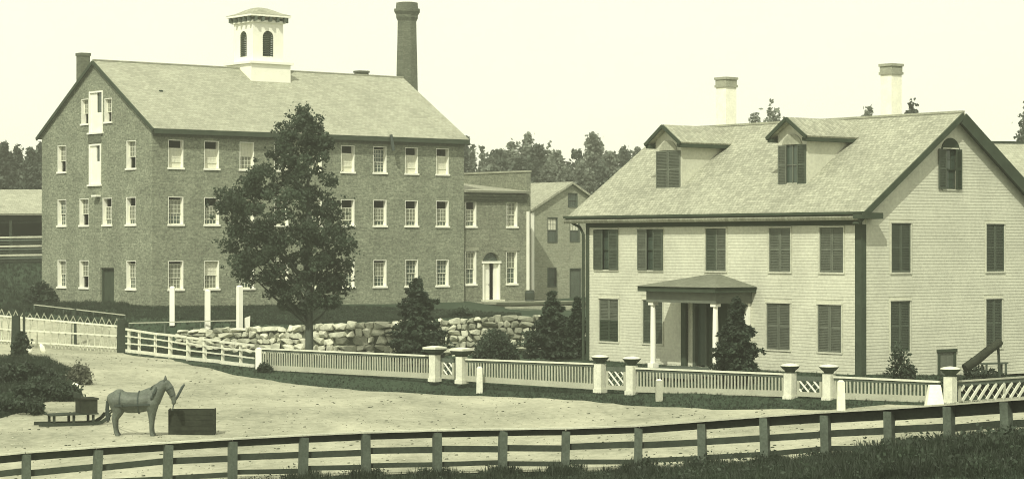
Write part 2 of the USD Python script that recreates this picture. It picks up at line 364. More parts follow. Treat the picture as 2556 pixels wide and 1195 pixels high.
# ------------------------------------------------------------------ building parts
THETA = 38.671
RV = np.array([math.cos(math.radians(THETA)), math.sin(math.radians(THETA))]); LV = np.array([-RV[1], RV[0]])

class Facade:
    """a wall plane of a building: axis 'y' is the plane y = 0 seen from -y (s runs along x), axis 'x' the plane x = 0 seen from -x (s runs along y)"""
    def __init__(self, axis, off=0.0):
        self.axis, self.off = axis, off
    def box(self, b, s0, s1, z0, z1, o0, o1):
        """o is measured outwards from the wall face"""
        if self.axis == 'y':
            return b.box(s0, s1, self.off - o0, self.off - o1, z0, z1)
        return b.box(self.off - o0, self.off - o1, s0, s1, z0, z1)
    def wall(self, b, poly, thick):
        return b.prism(poly, self.off, self.off + thick, self.axis)
    def plate(self, b, poly, o0, o1):
        return b.prism(poly, self.off - o1, self.off - o0, self.axis)

def sash_parts(F, parent, s0, s1, z0, z1, o, cols, rows, glass='glass', frame_m='old_white', mw=0.022, rail=0.045):
    b = B()
    F.box(b, s0, s0 + rail, z0, z1, o - 0.04, o); F.box(b, s1 - rail, s1, z0, z1, o - 0.04, o)
    F.box(b, s0 + rail, s1 - rail, z0, z0 + rail, o - 0.04, o); F.box(b, s0 + rail, s1 - rail, z1 - rail, z1, o - 0.04, o)
    for i in range(1, cols):
        s = s0 + rail + (s1 - s0 - 2 * rail) * i / cols
        F.box(b, s - mw / 2, s + mw / 2, z0 + rail, z1 - rail, o - 0.03, o - 0.004)
    for j in range(1, rows):
        z = z0 + rail + (z1 - z0 - 2 * rail) * j / rows
        F.box(b, s0 + rail, s1 - rail, z - mw / 2, z + mw / 2, o - 0.028, o - 0.002)
    part(parent, 'sash', b, frame_m)
    g = B(); F.box(g, s0 + rail, s1 - rail, z0 + rail, z1 - rail, o - 0.024, o - 0.018)
    part(parent, 'pane', g, glass)

def mill_window(F, bld, s0, s1, z0, z1, state='plain', frame='white_paint', lintel=None, cols=4):
    """white box frame lining the brick opening, proud sill, two sashes"""
    b = B(); fw = 0.045; dep = 0.25
    F.box(b, s0, s0 + fw, z0 + 0.11, z1, -dep - 0.06, -0.004); F.box(b, s1 - fw, s1, z0 + 0.11, z1, -dep - 0.06, -0.004)
    F.box(b, s0 + fw, s1 - fw, z1 - fw, z1, -dep - 0.06, -0.006)
    w = part(bld, 'window', b, frame)
    b = B(); F.box(b, s0 - 0.06, s1 + 0.06, z0, z0 + 0.11, -dep - 0.06, 0.07); part(w, 'sill', b, frame)
    if lintel:
        b = B(); F.box(b, s0 - 0.18, s1 + 0.18, z1 + 0.02, z1 + 0.24, 0.0, 0.05); part(w, 'lintel', b, lintel)
    a0, a1, c0, c1 = s0 + fw, s1 - fw, z0 + 0.11, z1 - fw
    h = c1 - c0; mid = c0 + h / 2
    wr = random.Random(int(s0 * 100) + int(z0 * 1000))
    if state == 'plain':
        sash_parts(F, w, a0, a1, c0, mid, -dep, cols, 3, wr.choice(['glass', 'pale_glass', 'glass'])); dz_ = wr.choice([0, 0, 0.06, 0.14]); sash_parts(F, w, a0, a1, mid - 0.03 - dz_, c1 - dz_, -dep + 0.045, cols, 3, wr.choice(['glass', 'pale_glass', 'pale_glass']))
    elif state == 'open_top':
        sash_parts(F, w, a0, a1, c0, mid, -dep, cols, 3); sash_parts(F, w, a0, a1, mid - h * 0.30, c1 - h * 0.30, -dep + 0.045, cols, 3, 'pale_glass')
    elif state == 'blind_top':
        sash_parts(F, w, a0, a1, c0, mid, -dep, cols, 3, 'pale_glass'); sash_parts(F, w, a0, a1, mid - h * 0.30, c1 - h * 0.30, -dep + 0.045, cols, 3, 'blind')
        b = B(); F.box(b, a0, a1, c0, c1 - h * 0.27, -dep - 0.012 + 0.01, -dep + 0.002); part(w, 'blind', b, 'blind')
    elif state == 'open_bottom':
        sash_parts(F, w, a0, a1, c0 + h * 0.42, c1, -dep + 0.045, cols, 3, 'pale_glass')
    elif state == 'blind':
        sash_parts(F, w, a0, a1, c0, mid, -dep, cols, 3, 'pale_glass'); sash_parts(F, w, a0, a1, mid - 0.03, c1, -dep + 0.045, cols, 3, 'blind')
    return w

def rect(s0, s1, z0, z1):
    return sbox(s0, z0, s1, z1)

def roof_slab(parent, pts_lo, pts_hi, m, name='roof', thick=0.14):
    """pts_lo: the two eave points, pts_hi: the two ridge points, outer face"""
    a = [np.array(p, float) for p in (pts_lo[0], pts_lo[1], pts_hi[1], pts_hi[0])]
    n = np.cross(a[1] - a[0], a[3] - a[0]); n /= np.linalg.norm(n)
    if n[2] < 0:
        n = -n
    b = B(); b.hexa([p - n * thick for p in a], a)
    return part(parent, name, b, m)

# ================================================================== THE BRICK MILL
MILL = np.array([-20.974, 135.0])
mill = thing('brick_mill', 'long three-storey brick mill with white cupola on its slate roof', 'mill', (MILL[0], MILL[1], 0), THETA)
ML, MD, MB, ME, MR = 22.9, 13.8, 2.3, 13.2, 17.37
FL, FG = Facade('y'), Facade('x')
cols_s = [1.07 + 2.447 * k for k in range(9)]
rows_z = [(3.6, 5.36), (7.4, 9.12), (10.72, 12.46)]
long_w = [(s, s + 1.02, z0, z1, r, k) for r, (z0, z1) in enumerate(rows_z) for k, s in enumerate(cols_s)]
poly = rect(0, ML, MB, ME)
for s0, s1, z0, z1, r, k in long_w:
    poly = poly.difference(rect(s0, s1, z0, z1))
b = B(); FL.wall(b, poly, 0.4); part(mill, 'wall', b, 'mill_brick')
gable_w = [(1.9, 3.05, 3.6, 5.36, 'plain'), (7.68, 8.85, 3.6, 5.36, 'open_bottom'), (10.58, 11.7, 3.6, 5.36, 'plain'),
           (1.9, 3.1, 7.4, 9.12, 'open_top'), (4.8, 5.95, 7.4, 9.12, 'open_top'), (7.68, 8.85, 7.4, 9.12, 'open_bottom'), (10.58, 11.7, 7.4, 9.12, 'plain'),
           (1.9, 3.05, 10.72, 12.46, 'open_bottom'), (10.58, 11.7, 10.72, 12.46, 'open_bottom'),
           (4.8, 5.72, 13.58, 15.1, 'open_bottom'), (7.72, 8.62, 13.58, 15.2, 'open_bottom')]
doors = [(5.9, 7.62, 13.1, 15.6), (6.12, 7.62, 9.95, 12.4), (4.55, 6.22, 2.75, 4.92)]
sl = (MR - ME) / (MD / 2)
gp = Polygon([(0.41, MB), (MD, MB), (MD, ME), (MD / 2, MR), (0.0, ME), (0.0, ME - 0.004), (0.41, ME - 0.004)])
for w in gable_w:
    gp = gp.difference(rect(*w[:4]))
for d_ in doors:
    gp = gp.difference(rect(*d_))
b = B(); FG.wall(b, gp, 0.4); part(mill, 'wall', b, 'mill_brick')
b = B(); b.box(0.41, ML, MD - 0.4, MD, MB, ME); part(mill, 'wall', b, 'mill_brick')
b = B(); b.prism(Polygon([(0.41, MB), (MD - 0.41, MB), (MD - 0.41, ME), (MD / 2, MR - 0.2), (0.41, ME)]), ML - 0.4, ML - 0.004, 'x'); part(mill, 'wall', b, 'mill_brick')
for k, z in enumerate((2.9, 6.6, 10.1, 13.0)):
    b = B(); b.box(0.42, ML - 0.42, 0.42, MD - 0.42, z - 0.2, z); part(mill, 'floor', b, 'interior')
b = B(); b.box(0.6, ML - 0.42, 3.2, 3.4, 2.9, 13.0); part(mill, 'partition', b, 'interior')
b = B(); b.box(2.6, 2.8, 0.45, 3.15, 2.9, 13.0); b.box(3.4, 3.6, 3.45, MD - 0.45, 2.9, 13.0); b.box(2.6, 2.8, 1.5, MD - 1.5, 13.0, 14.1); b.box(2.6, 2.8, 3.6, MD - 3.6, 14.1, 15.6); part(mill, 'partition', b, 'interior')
for s0, s1, z0, z1, r, k in long_w:
    if r == 2:
        st = ['blind_top', 'blind_top', 'blind', 'open_top', 'blind', 'blind_top', 'plain', 'blind_top', 'blind_top'][k]
    elif r == 1:
        st = ['plain', 'open_top', 'plain', 'plain', 'plain', 'open_top', 'open_top', 'open_top', 'open_top'][k]
    else:
        st = ['plain', 'blind', 'plain', 'plain', 'plain', 'plain', 'plain', 'plain', 'plain'][k]
    mill_window(FL, mill, s0, s1, z0, z1, st)
for w in gable_w:
    mill_window(FG, mill, *w[:4], w[4])
# loading doors
for s0, s1, z0, z1, ds, dz in ((5.9, 7.62, 13.1, 15.6, (6.15, 6.75), (14.3, 15.45)), (6.12, 7.62, 9.95, 12.4, (6.14, 6.8), (11.35, 12.15))):
    b = B(); FG.box(b, s0, s0 + 0.12, z0, z1, -0.3, 0.03); FG.box(b, s1 - 0.12, s1, z0, z1, -0.3, 0.03); FG.box(b, s0 + 0.12, s1 - 0.12, z1 - 0.1, z1, -0.3, 0.028)
    FG.box(b, s0 - 0.1, s1 + 0.1, z0 - 0.1, z0, -0.3, 0.12)
    dr = part(mill, 'loading_door', b, 'white_paint', 'white loading door high in the brick gable')
    b = B()
    FG.box(b, s0 + 0.12, s1 - 0.12, z0, dz[0], -0.12, -0.06)
    FG.box(b, ds[1], s1 - 0.12, dz[0], z1 - 0.1, -0.12, -0.06)
    if ds[0] > s0 + 0.2:
        FG.box(b, s0 + 0.12, ds[0], dz[0], z1 - 0.1, -0.12, -0.06)
    part(dr, 'leaf', b, 'white_paint')
    b = B(); FG.box(b, s0 + 0.12, ds[1], dz[0], z1 - 0.1, -0.2, -0.14); part(dr, 'pane', b, 'glass')
b = B(); FG.box(b, 6.1, 7.66, 12.45, 12.98, 0.0, 0.05); part(mill, 'hoist_panel', b, 'dark_and_shade_brick')  # dark patch paints the shadow below the upper loading door
b = B(); FG.box(b, 6.15, 6.75, 9.2, 9.3, 0.0, 0.35); part(mill, 'bracket', b, 'white_paint')
b = B(); FG.box(b, 4.55, 4.68, 2.75, 4.92, -0.3, -0.1); FG.box(b, 6.09, 6.22, 2.75, 4.92, -0.3, -0.1); FG.box(b, 4.68, 6.09, 4.8, 4.92, -0.3, -0.1)
dr = part(mill, 'door', b, 'dark_trim_and_shade')
for k in range(5):
    b = B(); FG.box(b, 4.69 + 0.28 * k, 4.69 + 0.28 * k + 0.272, 2.76, 4.8, -0.27, -0.2); part(dr, 'plank', b, 'dark_trim_and_shade')
# cornice of stepped brick courses under the eaves, coloured dark to paint the shade there
for o1, z0, z1 in ((0.10, 12.62, 12.80), (0.20, 12.80, 12.97), (0.30, 12.97, 13.13)):
    b = B(); FL.box(b, -0.02, ML, z0, z1, 0.0, o1); part(mill, 'cornice', b, 'dark_and_shade_brick')
# roof
ov, eo = 0.12, 0.42
ez = ME - sl * eo + 0.12
roofp = roof_slab(mill, [(-ov, -eo, ez), (ML + ov, -eo, ez)], [(-ov, MD / 2, MR + 0.12), (ML + ov, MD / 2, MR + 0.12)], 'slate_roof')
roof_slab(mill, [(-ov, MD + eo, ez), (ML + ov, MD + eo, ez)], [(-ov, MD / 2 + 0.002, MR + 0.118), (ML + ov, MD / 2 + 0.002, MR + 0.118)], 'slate_roof')
b = B(); b.box(-ov, ML + ov, -eo - 0.05, -eo - 0.002, ez - 0.30, ez - 0.01); part(mill, 'eave_board', b, 'dark_trim_and_shade')  # dark colour widens the painted shade band under the eaves
b = B(); b.box(-0.02, ML, -eo, -0.31, ez - 0.30, ez - 0.22); part(mill, 'soffit', b, 'dark_trim_and_shade')
b = B()
for sgn in (0, 1):
    a = np.array([-ov - 0.05, -eo if sgn == 0 else MD + eo, ez - 0.12]); c = np.array([-ov - 0.05, MD / 2, MR - 0.02])
    b.beam(a, c, 0.09, 0.2, up=(0, 0, 1))
part(mill, 'rake_board', b, 'dark_trim_and_shade')
b = B(); b.box(-ov, ML + ov, MD / 2 - 0.12, MD / 2 + 0.12, MR + 0.08, MR + 0.16); part(mill, 'ridge_cap', b, 'stone_cap')
# chimneys on the mill
b = B(); b.box(0.75, 1.37, 10.05, 10.67, 14.2, 18.0); b.box(0.71, 1.41, 10.01, 10.71, 18.0, 18.18); part(mill, 'chimney', b, 'dark_and_shade_brick')
b = B(); b.box(20.0, 20.75, 7.6, 8.2, 16.6, 17.72); b.box(19.95, 20.8, 7.55, 8.25, 17.72, 17.85); part(mill, 'chimney', b, 'dark_and_shade_brick')
# small patches and a stovepipe on the roof near the right end
b = B(); b.beam((16.9, -0.55, 12.2), (16.75, -0.5, 13.2), 0.16, 0.16); part(mill, 'stovepipe', b, 'iron')
# cupola
CX, CY = 11.68, 6.9
b = B(); b.box(CX - 1.47, CX + 1.47, CY - 1.47, CY + 1.47, 15.9, 17.72); cup = part(mill, 'cupola', b, 'white_paint', 'square white cupola with arched louvred openings')
b = B(); b.box(CX - 1.62, CX + 1.62, CY - 1.62, CY + 1.62, 17.72, 17.86); part(cup, 'moulding', b, 'white_paint')
hw = 1.13
def arch(s0, s1, z0, z1):
    r = (s1 - s0) / 2; a = np.linspace(0, np.pi, 13)
    return Polygon([(s0, z0), (s1, z0)] + [((s0 + s1) / 2 + r * math.cos(t), z1 - r + r * math.sin(t)) for t in a])
for ax, c in (('y', CX), ('x', CY)):
    for side in (0, 1):
        off = (CY if ax == 'y' else CX) - hw if side == 0 else (CY if ax == 'y' else CX) + hw - 0.12
        ext = hw if ax == 'y' else hw - 0.121
        pl = rect(c - ext, c + ext, 17.86, 20.35).difference(arch(c - 0.40, c + 0.40, 18.22, 19.85))
        b = B(); b.prism(pl, off, off + 0.12, ax); part(cup, 'belfry_wall', b, 'white_paint')
        o = off if side == 0 else off + 0.12
        b = B()
        for k in range(13):
            z = 18.26 + 0.12 * k
            if ax == 'y':
                b.hexa([(c - 0.4, off + 0.02, z), (c + 0.4, off + 0.02, z), (c + 0.4, off + 0.1, z + 0.09), (c - 0.4, off + 0.1, z + 0.09)], [(c - 0.4, off + 0.02, z + 0.02), (c + 0.4, off + 0.02, z + 0.02), (c + 0.4, off + 0.1, z + 0.11), (c - 0.4, off + 0.1, z + 0.11)])
            else:
                b.hexa([(off + 0.02, c - 0.4, z), (off + 0.02, c + 0.4, z), (off + 0.1, c + 0.4, z + 0.09), (off + 0.1, c - 0.4, z + 0.09)], [(off + 0.02, c - 0.4, z + 0.02), (off + 0.02, c + 0.4, z + 0.02), (off + 0.1, c + 0.4, z + 0.11), (off + 0.1, c - 0.4, z + 0.11)])
        part(cup, 'louvre', b, 'dark_trim_and_shade')
b = B(); b.box(CX - 1.25, CX + 1.25, CY - 1.25, CY + 1.25, 20.35, 20.5); b.box(CX - 1.5, CX + 1.5, CY - 1.5, CY + 1.5, 20.72, 20.86); part(cup, 'cornice', b, 'white_paint')
for k in range(-2, 3):
    for ax in ('x', 'y'):
        for sg in (-1, 1):
            b = B(); c0 = k * 0.55
            if ax == 'x':
                b.box(CX + sg * 1.25, CX + sg * 1.5, CY + c0 - 0.07, CY + c0 + 0.07, 20.42, 20.72)
            else:
                b.box(CX + c0 - 0.07, CX + c0 + 0.07, CY + sg * 1.25, CY + sg * 1.5, 20.42, 20.72)
            part(cup, 'bracket', b, 'board_grey')
q2 = math.sqrt(2)
b = B(); b.lathe((CX, CY, 0), [(1.52 * q2, 20.86), (1.05 * q2, 21.02), (0.68 * q2, 21.22), (0.36 * q2, 21.36), (0.02, 21.42)], 4, math.pi / 4)
part(cup, 'cupola_roof', b, 'slate_roof')

# ================================================================== OFFICE WING (low brick wing right of the mill)
A0, A1 = 22.9, 28.3
office = thing('brick_office', 'low two-storey brick wing with arched fanlight doorway joined to the mill', 'building', (MILL[0], MILL[1], 0), THETA)
FO = Facade('y', 0.25)
ow = [(23.2, 24.1, 3.66, 5.9, 'plain', 'granite_dark'), (26.6, 27.5, 3.66, 5.9, 'plain', 'granite_dark'), (23.22, 24.1, 7.4, 9.12, 'open_top', None), (26.62, 27.52, 7.4, 9.12, 'plain', None)]
op = rect(A0 + 0.004, A1, MB, 9.42)
for w in ow:
    op = op.difference(rect(*w[:4]))
op = op.difference(arch(24.62, 26.05, 2.72, 5.82))
b = B(); FO.wall(b, op, 0.35); part(office, 'wall', b, 'office_brick')
for w in ow:
    mill_window(FO, office, *w[:4], w[4], lintel=w[5], cols=3)
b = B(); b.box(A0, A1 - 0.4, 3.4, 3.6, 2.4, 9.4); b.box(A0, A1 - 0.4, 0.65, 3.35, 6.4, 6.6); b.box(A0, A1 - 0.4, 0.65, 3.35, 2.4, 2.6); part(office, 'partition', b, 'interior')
for o1, z0, z1 in ((0.08, 9.1, 9.26), (0.18, 9.26, 9.44), (0.28, 9.44, 9.62)):
    b = B(); FO.box(b, A0 + 0.004, A1, z0, z1, 0.0, o1); part(office, 'cornice', b, 'dark_and_shade_brick')
roof_slab(office, [(A0 + 0.01, -0.2, 9.82), (A1 - 0.01, -0.2, 9.82)], [(A0 + 0.01, 8.0, 10.6), (A1 - 0.01, 8.0, 10.6)], 'slate_roof')
b = B(); b.prism(Polygon([(0.26, MB), (8.2, MB), (8.2, 11.1), (0.26, 11.1)]), A1, A1 + 0.35, 'x'); part(office, 'parapet_wall', b, 'office_brick')
b = B(); b.box(A1 - 0.06, A1 + 0.4, 0.22, 8.3, 11.1, 11.22); part(office, 'coping', b, 'stone_cap')
b = B(); FO.box(b, 24.62, 24.72, 2.72, 5.16, -0.25, 0.04); FO.box(b, 25.92, 26.05, 2.72, 5.16, -0.25, 0.04); FO.box(b, 24.55, 26.12, 5.1, 5.24, -0.25, 0.08)
dr = part(office, 'door', b, 'white_paint', 'white panelled door standing half open under an arched fanlight')
b = B(); FO.box(b, 24.72, 25.3, 2.72, 5.1, -0.22, -0.16)
for z0, z1 in ((2.9, 3.6), (3.75, 4.9)):
    FO.box(b, 24.8, 25.22, z0, z1, -0.16, -0.14)
part(dr, 'leaf', b, 'white_paint')
b = B(); FO.box(b, 25.62, 25.92, 2.72, 5.1, -0.2, -0.1); part(dr, 'sidelight', b, 'white_paint')
b = B(); b.tube([(25.2, 0.25 + 0.12, 3.72), (25.2, 0.25 + 0.06, 3.72)], 0.03, 6); part(dr, 'knob', b, 'iron')
b = B(); FO.plate(b, arch(24.66, 26.01, 2.8, 5.79).intersection(rect(24.0, 27, 5.24, 6)), -0.24, -0.2); fan = part(office, 'fanlight', b, 'glass')
b = B()
for a_ in np.linspace(0.15, np.pi - 0.15, 6):
    c = np.array([25.335, 0.25 + 0.19, 5.26])
    b.beam(c, c + 0.58 * np.array([math.cos(a_), 0, math.sin(a_)]), 0.03, 0.03, up=(0, 1, 0))
part(fan, 'glazing_bar', b, 'board_grey')
b = B(); FO.box(b, A1 - 0.02, A1 + 0.13, 3.0, 8.5, 0.0, 0.14); part(office, 'downspout', b, 'white_paint')
b = B(); FO.box(b, A0 + 0.06, A0 + 0.14, 2.6, 6.2, 0.0, 0.1); part(office, 'downspout', b, 'board_grey')
# stone platform before the office door
plat = thing('stone_platform', 'dark flagged platform with steps before the office doorway', 'platform', (MILL[0], MILL[1], 0), THETA)
b = B(); b.box(23.5, 30.2, -4.0, 0.2, 1.6, 2.5); part(plat, 'base', b, 'granite_dark')
for k in range(5):
    for j in range(3):
        b = B(); b.box(23.4 + 1.38 * k, 23.4 + 1.38 * k + 1.365, -4.2 + 1.47 * j, -4.2 + 1.47 * j + 1.455, 2.505, 2.63 + 0.006 * ((k + j) % 2)); part(plat, 'slab', b, 'mortar_core' if j == 0 else 'granite_dark')
for k in range(3):
    b = B(); b.box(22.9 + 0.3 * k, 28.0, -4.22 - 0.6 * (k + 1), -4.22 - 0.6 * k, 1.4, 2.40 - 0.17 * k); part(plat, 'step', b, 'stone_cap' if k != 1 else 'granite_dark')
b = B(); FO.box(b, 24.5, 26.2, 2.63, 2.74, -0.3, 0.35); part(plat, 'doorstep', b, 'granite_pale')

# ================================================================== TALL FACTORY CHIMNEY
cc = at(1016, 240, 172.0)
chim = thing('factory_chimney', 'tall tapering brick factory chimney rising behind the mill roof', 'chimney', (cc[0], cc[1], 0))
b = B(); b.lathe((0, 0, 0), [(1.05, 3.0), (0.90, 16.0), (0.73, 22.9)], 8, math.pi / 8); part(chim, 'shaft', b, 'dark_and_shade_brick')
b = B(); b.lathe((0, 0, 0), [(0.74, 22.9), (0.86, 23.15), (0.86, 23.35), (1.02, 23.6), (1.02, 23.8)], 8, math.pi / 8); part(chim, 'corbel', b, 'dark_and_shade_brick')
b = B(); b.lathe((0, 0, 0), [(0.88, 23.8), (0.85, 24.25), (0.6, 24.3)], 8, math.pi / 8); part(chim, 'cap', b, 'dark_and_shade_brick')

# ================================================================== BACK BUILDING (pale gabled brick house right of the office)
bo = at(1328, 700, 158.0)
back = thing('brick_outbuilding', 'pale gabled brick building standing behind the office wing and house', 'building', (bo[0], bo[1], 0), THETA)
BW = 6.9
bz0, bze, bzr = 2.0, 8.75, 10.55
Fb = Facade('y')
bw = [(1.35, 2.2, 3.4, 4.75), (3.35, 4.45, 2.4, 4.7), (1.35, 2.3, 6.45, 8.2), (3.35, 4.3, 6.5, 8.1), (3.2, 4.1, 8.9, 9.9)]
bp_ = Polygon([(0, bz0), (BW, bz0), (BW, bze), (BW / 2, bzr), (0, bze)])
for w in bw:
    bp_ = bp_.difference(rect(*w))
b = B(); Fb.wall(b, bp_, 0.3); part(back, 'wall', b, 'pale_brick')
b = B(); b.box(0, 0.3, 0.302, 9, bz0, bze); part(back, 'wall', b, 'pale_brick')
b = B(); b.box(BW - 0.3, BW, 0.302, 9, bz0, bze); part(back, 'wall', b, 'pale_brick')
b = B(); b.box(0.31, BW - 0.31, 1.2, 1.3, bz0, bze); b.box(2, BW - 2, 1.2, 1.3, bze, bze + 0.9); part(back, 'partition', b, 'interior')
roof_slab(back, [(-0.3, -0.25, bze - 0.05), (-0.3, 9.2, bze - 0.05)], [(BW / 2, -0.25, bzr + 0.12), (BW / 2, 9.2, bzr + 0.12)], 'shingle_roof')
roof_slab(back, [(BW + 0.3, -0.25, bze - 0.05), (BW + 0.3, 9.2, bze - 0.05)], [(BW / 2 + 0.002, -0.25, bzr + 0.118), (BW / 2 + 0.002, 9.2, bzr + 0.118)], 'shingle_roof')
for k, (s0, s1, z0, z1) in enumerate(bw):
    b = B(); Fb.box(b, s0, s0 + 0.06, z0, z1, -0.2, -0.02); Fb.box(b, s1 - 0.06, s1, z0, z1, -0.2, -0.02); Fb.box(b, s0 + 0.06, s1 - 0.06, z0, z0 + 0.07, -0.2, 0.03); Fb.box(b, s0 + 0.06, s1 - 0.06, z1 - 0.06, z1, -0.2, -0.02)
    w = part(back, 'door' if k == 1 else 'window', b, 'board_grey')
    if k == 1:
        for j in range(4):
            b = B(); Fb.box(b, s0 + 0.065 + 0.243 * j, s0 + 0.065 + 0.243 * j + 0.235, z0 + 0.08, z1 - 0.07, -0.17, -0.12); part(w, 'plank', b, 'board_grey')
    else:
        mid = (z0 + z1) / 2
        sash_parts(Fb, w, s0 + 0.06, s1 - 0.06, z0 + 0.07, mid, -0.14, 3, 2, 'glass', 'board_grey')
        sash_parts(Fb, w, s0 + 0.06, s1 - 0.06, mid - 0.02, z1 - 0.06, -0.1, 3, 2, 'blind' if k in (2, 3) else 'glass', 'board_grey')
b = B(); Fb.box(b, -0.12, 0.12, 2.6, 8.5, 0.004, 0.1); part(back, 'corner_board', b, 'white_paint')
# barrel by the office corner
p = at(1322, 755, 152.0)
bar = thing('barrel', 'dark wooden barrel standing by the office downspout', 'barrel', (p[0], p[1] - 0.5, 2.55))
b = B(); b.lathe((0, 0, 0), [(0.26, 0.0), (0.31, 0.2), (0.33, 0.4), (0.31, 0.6), (0.26, 0.8)], 12); part(bar, 'staves', b, 'board_dark')
for z in (0.14, 0.66):
    b = B(); b.lathe((0, 0, 0), [(0.305, z - 0.03), (0.312, z), (0.305, z + 0.03)], 12); part(bar, 'hoop', b, 'iron')

# ================================================================== THE WHITE HOUSE
HO = np.array([12.6727, 84.0])
house = thing('white_house', 'white clapboard house with two dormers and a columned porch', 'house', (HO[0], HO[1], 0), THETA)
HL, HD, HB, HE, HR = 15.3, 10.5, 1.3, 7.44, 11.1
Hf, Hg = Facade('x'), Facade('y')
hs = (HR - HE) / (HD / 2)
up_w = [(13.36, 14.76, 'ajar'), (10.66, 12.05, 'ajar2'), (7.02, 8.17, 'half'), (3.55, 4.69, 'grey'), (0.86, 2.06, 'grey')]
lo_w = [(13.32, 14.5, 'lowdark'), (10.64, 11.82, 'closed'), (3.58, 4.82, 'grey'), (0.96, 2.16, 'grey')]
front_open = [(a, c, 5.25, 6.96) for a, c, _ in up_w] + [(a, c, 2.32, 4.1) for a, c, _ in lo_w] + [(6.25, 8.9, 1.5, 4.1)]
gab_w = [(1.58, 2.64, 5.25, 7.06, 'closed'), (6.92, 7.98, 5.25, 7.06, 'closed'), (1.54, 2.6, 2.33, 4.2, 'closed'), (6.9, 7.85, 2.33, 4.2, 'closed'), (4.45, 5.25, 8.35, 9.85, 'attic')]
gab_open = [w[:4] for w in gab_w] + [(4.15, 5.15, 1.4, 2.35)]
fp = rect(0.181, HL, HB, HE)
for o in front_open:
    fp = fp.difference(rect(*o))
b = B(); Hf.wall(b, fp, 0.18); part(house, 'wall', b, 'clapboard')
gp = Polygon([(0, HB), (HD, HB), (HD, HE), (HD / 2, HR), (0, HE)])
for o in gab_open:
    gp = gp.difference(rect(*o))
b = B(); Hg.wall(b, gp, 0.18); part(house, 'wall', b, 'clapboard')
b = B(); b.prism(Polygon([(0.181, HB), (HD, HB), (HD, HE), (HD / 2, HR), (0.181, HE + 0.12)]), HL - 0.18, HL - 0.003, 'y'); part(house, 'wall', b, 'clapboard')
b = B(); b.box(HD - 0.18, HD - 0.003, 0.181, HL - 0.19, HB, HE); part(house, 'wall', b, 'clapboard')
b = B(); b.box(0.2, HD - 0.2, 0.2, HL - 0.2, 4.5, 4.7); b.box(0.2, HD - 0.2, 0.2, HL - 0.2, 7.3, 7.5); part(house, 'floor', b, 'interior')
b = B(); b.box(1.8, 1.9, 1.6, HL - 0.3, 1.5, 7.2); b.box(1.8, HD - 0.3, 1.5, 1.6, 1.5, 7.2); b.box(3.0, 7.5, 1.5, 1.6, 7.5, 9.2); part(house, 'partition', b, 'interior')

def clapboards(F, polyline_extent, openings, z0, z1, pitch=0.118):
    b = B(); z = z0
    while z < z1 - 0.02:
        t = min(z + pitch, z1); e0, e1 = polyline_extent((z + t) / 2)
        if e1 - e0 > 0.1:
            cuts = [(e0, e1)]
            for a, c, q0, q1 in openings:
                if q0 < t - 0.01 and q1 > z + 0.01:
                    nxt = []
                    for s, e in cuts:
                        if c <= s or a >= e:
                            nxt.append((s, e))
                        else:
                            if a > s: nxt.append((s, a))
                            if c < e: nxt.append((c, e))
                    cuts = nxt
            for s, e in cuts:
                pr = [(0.001, z), (0.017, z), (0.006, t), (0.001, t)]
                A = [(-o if F.axis == 'x' else s, s if F.axis == 'x' else -o, zz) for o, zz in pr]
                C = [(-o if F.axis == 'x' else e, e if F.axis == 'x' else -o, zz) for o, zz in pr]
                b.hexa(A, C)
        z = t
    return b
fo = [(a - 0.09, c + 0.09, z0 - 0.07, z1 + 0.07) for a, c, z0, z1 in front_open[:9]] + [(6.1, 9.05, 1.5, 4.2)]
part(house, 'clapboards', clapboards(Hf, lambda z: (0.28, HL - 0.16), fo, HB, 6.98), 'clapboard', kind='stuff')
go = [(a - 0.09, c + 0.09, z0 - 0.07, z1 + 0.07) for a, c, z0, z1 in gab_open]
part(house, 'clapboards', clapboards(Hg, lambda z: (0.22, HD) if z < HE else (max(0.22, (z - HE) / hs), HD - (z - HE) / hs), go, HB, HR - 0.2), 'clapboard', kind='stuff')
# corner boards, frieze, cornice
b = B(); Hf.box(b, -0.035, 0.28, HB, 6.98, 0, 0.035); part(house, 'corner_board', b, 'dark_trim_and_shade')
b = B(); Hg.box(b, 0.001, 0.22, HB, 7.0, 0, 0.036); part(house, 'corner_board', b, 'dark_trim_and_shade')
b = B(); Hf.box(b, HL - 0.16, HL + 0.03, HB, 6.98, 0, 0.035); part(house, 'corner_board', b, 'dark_trim_and_shade')
b = B(); Hf.box(b, -0.04, HL + 0.03, 6.98, 7.32, 0, 0.05); part(house, 'frieze', b, 'dark_trim_and_shade')
b = B(); Hf.box(b, -0.4, HL + 0.9, 7.2, 7.36, 0.05, 0.42); part(house, 'soffit', b, 'dark_trim_and_shade')
b = B(); Hf.box(b, -0.5, HL + 0.95, 7.36, 7.46, 0.02, 0.5); part(house, 'cornice', b, 'dark_trim_and_shade')
b = B(); Hg.box(b, -0.5, 0.55, 7.2, 7.42, 0.05, 0.56); part(house, 'cornice_return', b, 'dark_trim_and_shade')
b = B(); b.tube([(-0.1, HL + 0.12, 1.5), (-0.1, HL + 0.12, 6.7), (-0.1, HL + 0.35, 7.0), (-0.35, HL + 0.75, 7.25)], 0.06, 6); part(house, 'downspout', b, 'dark_trim_and_shade')
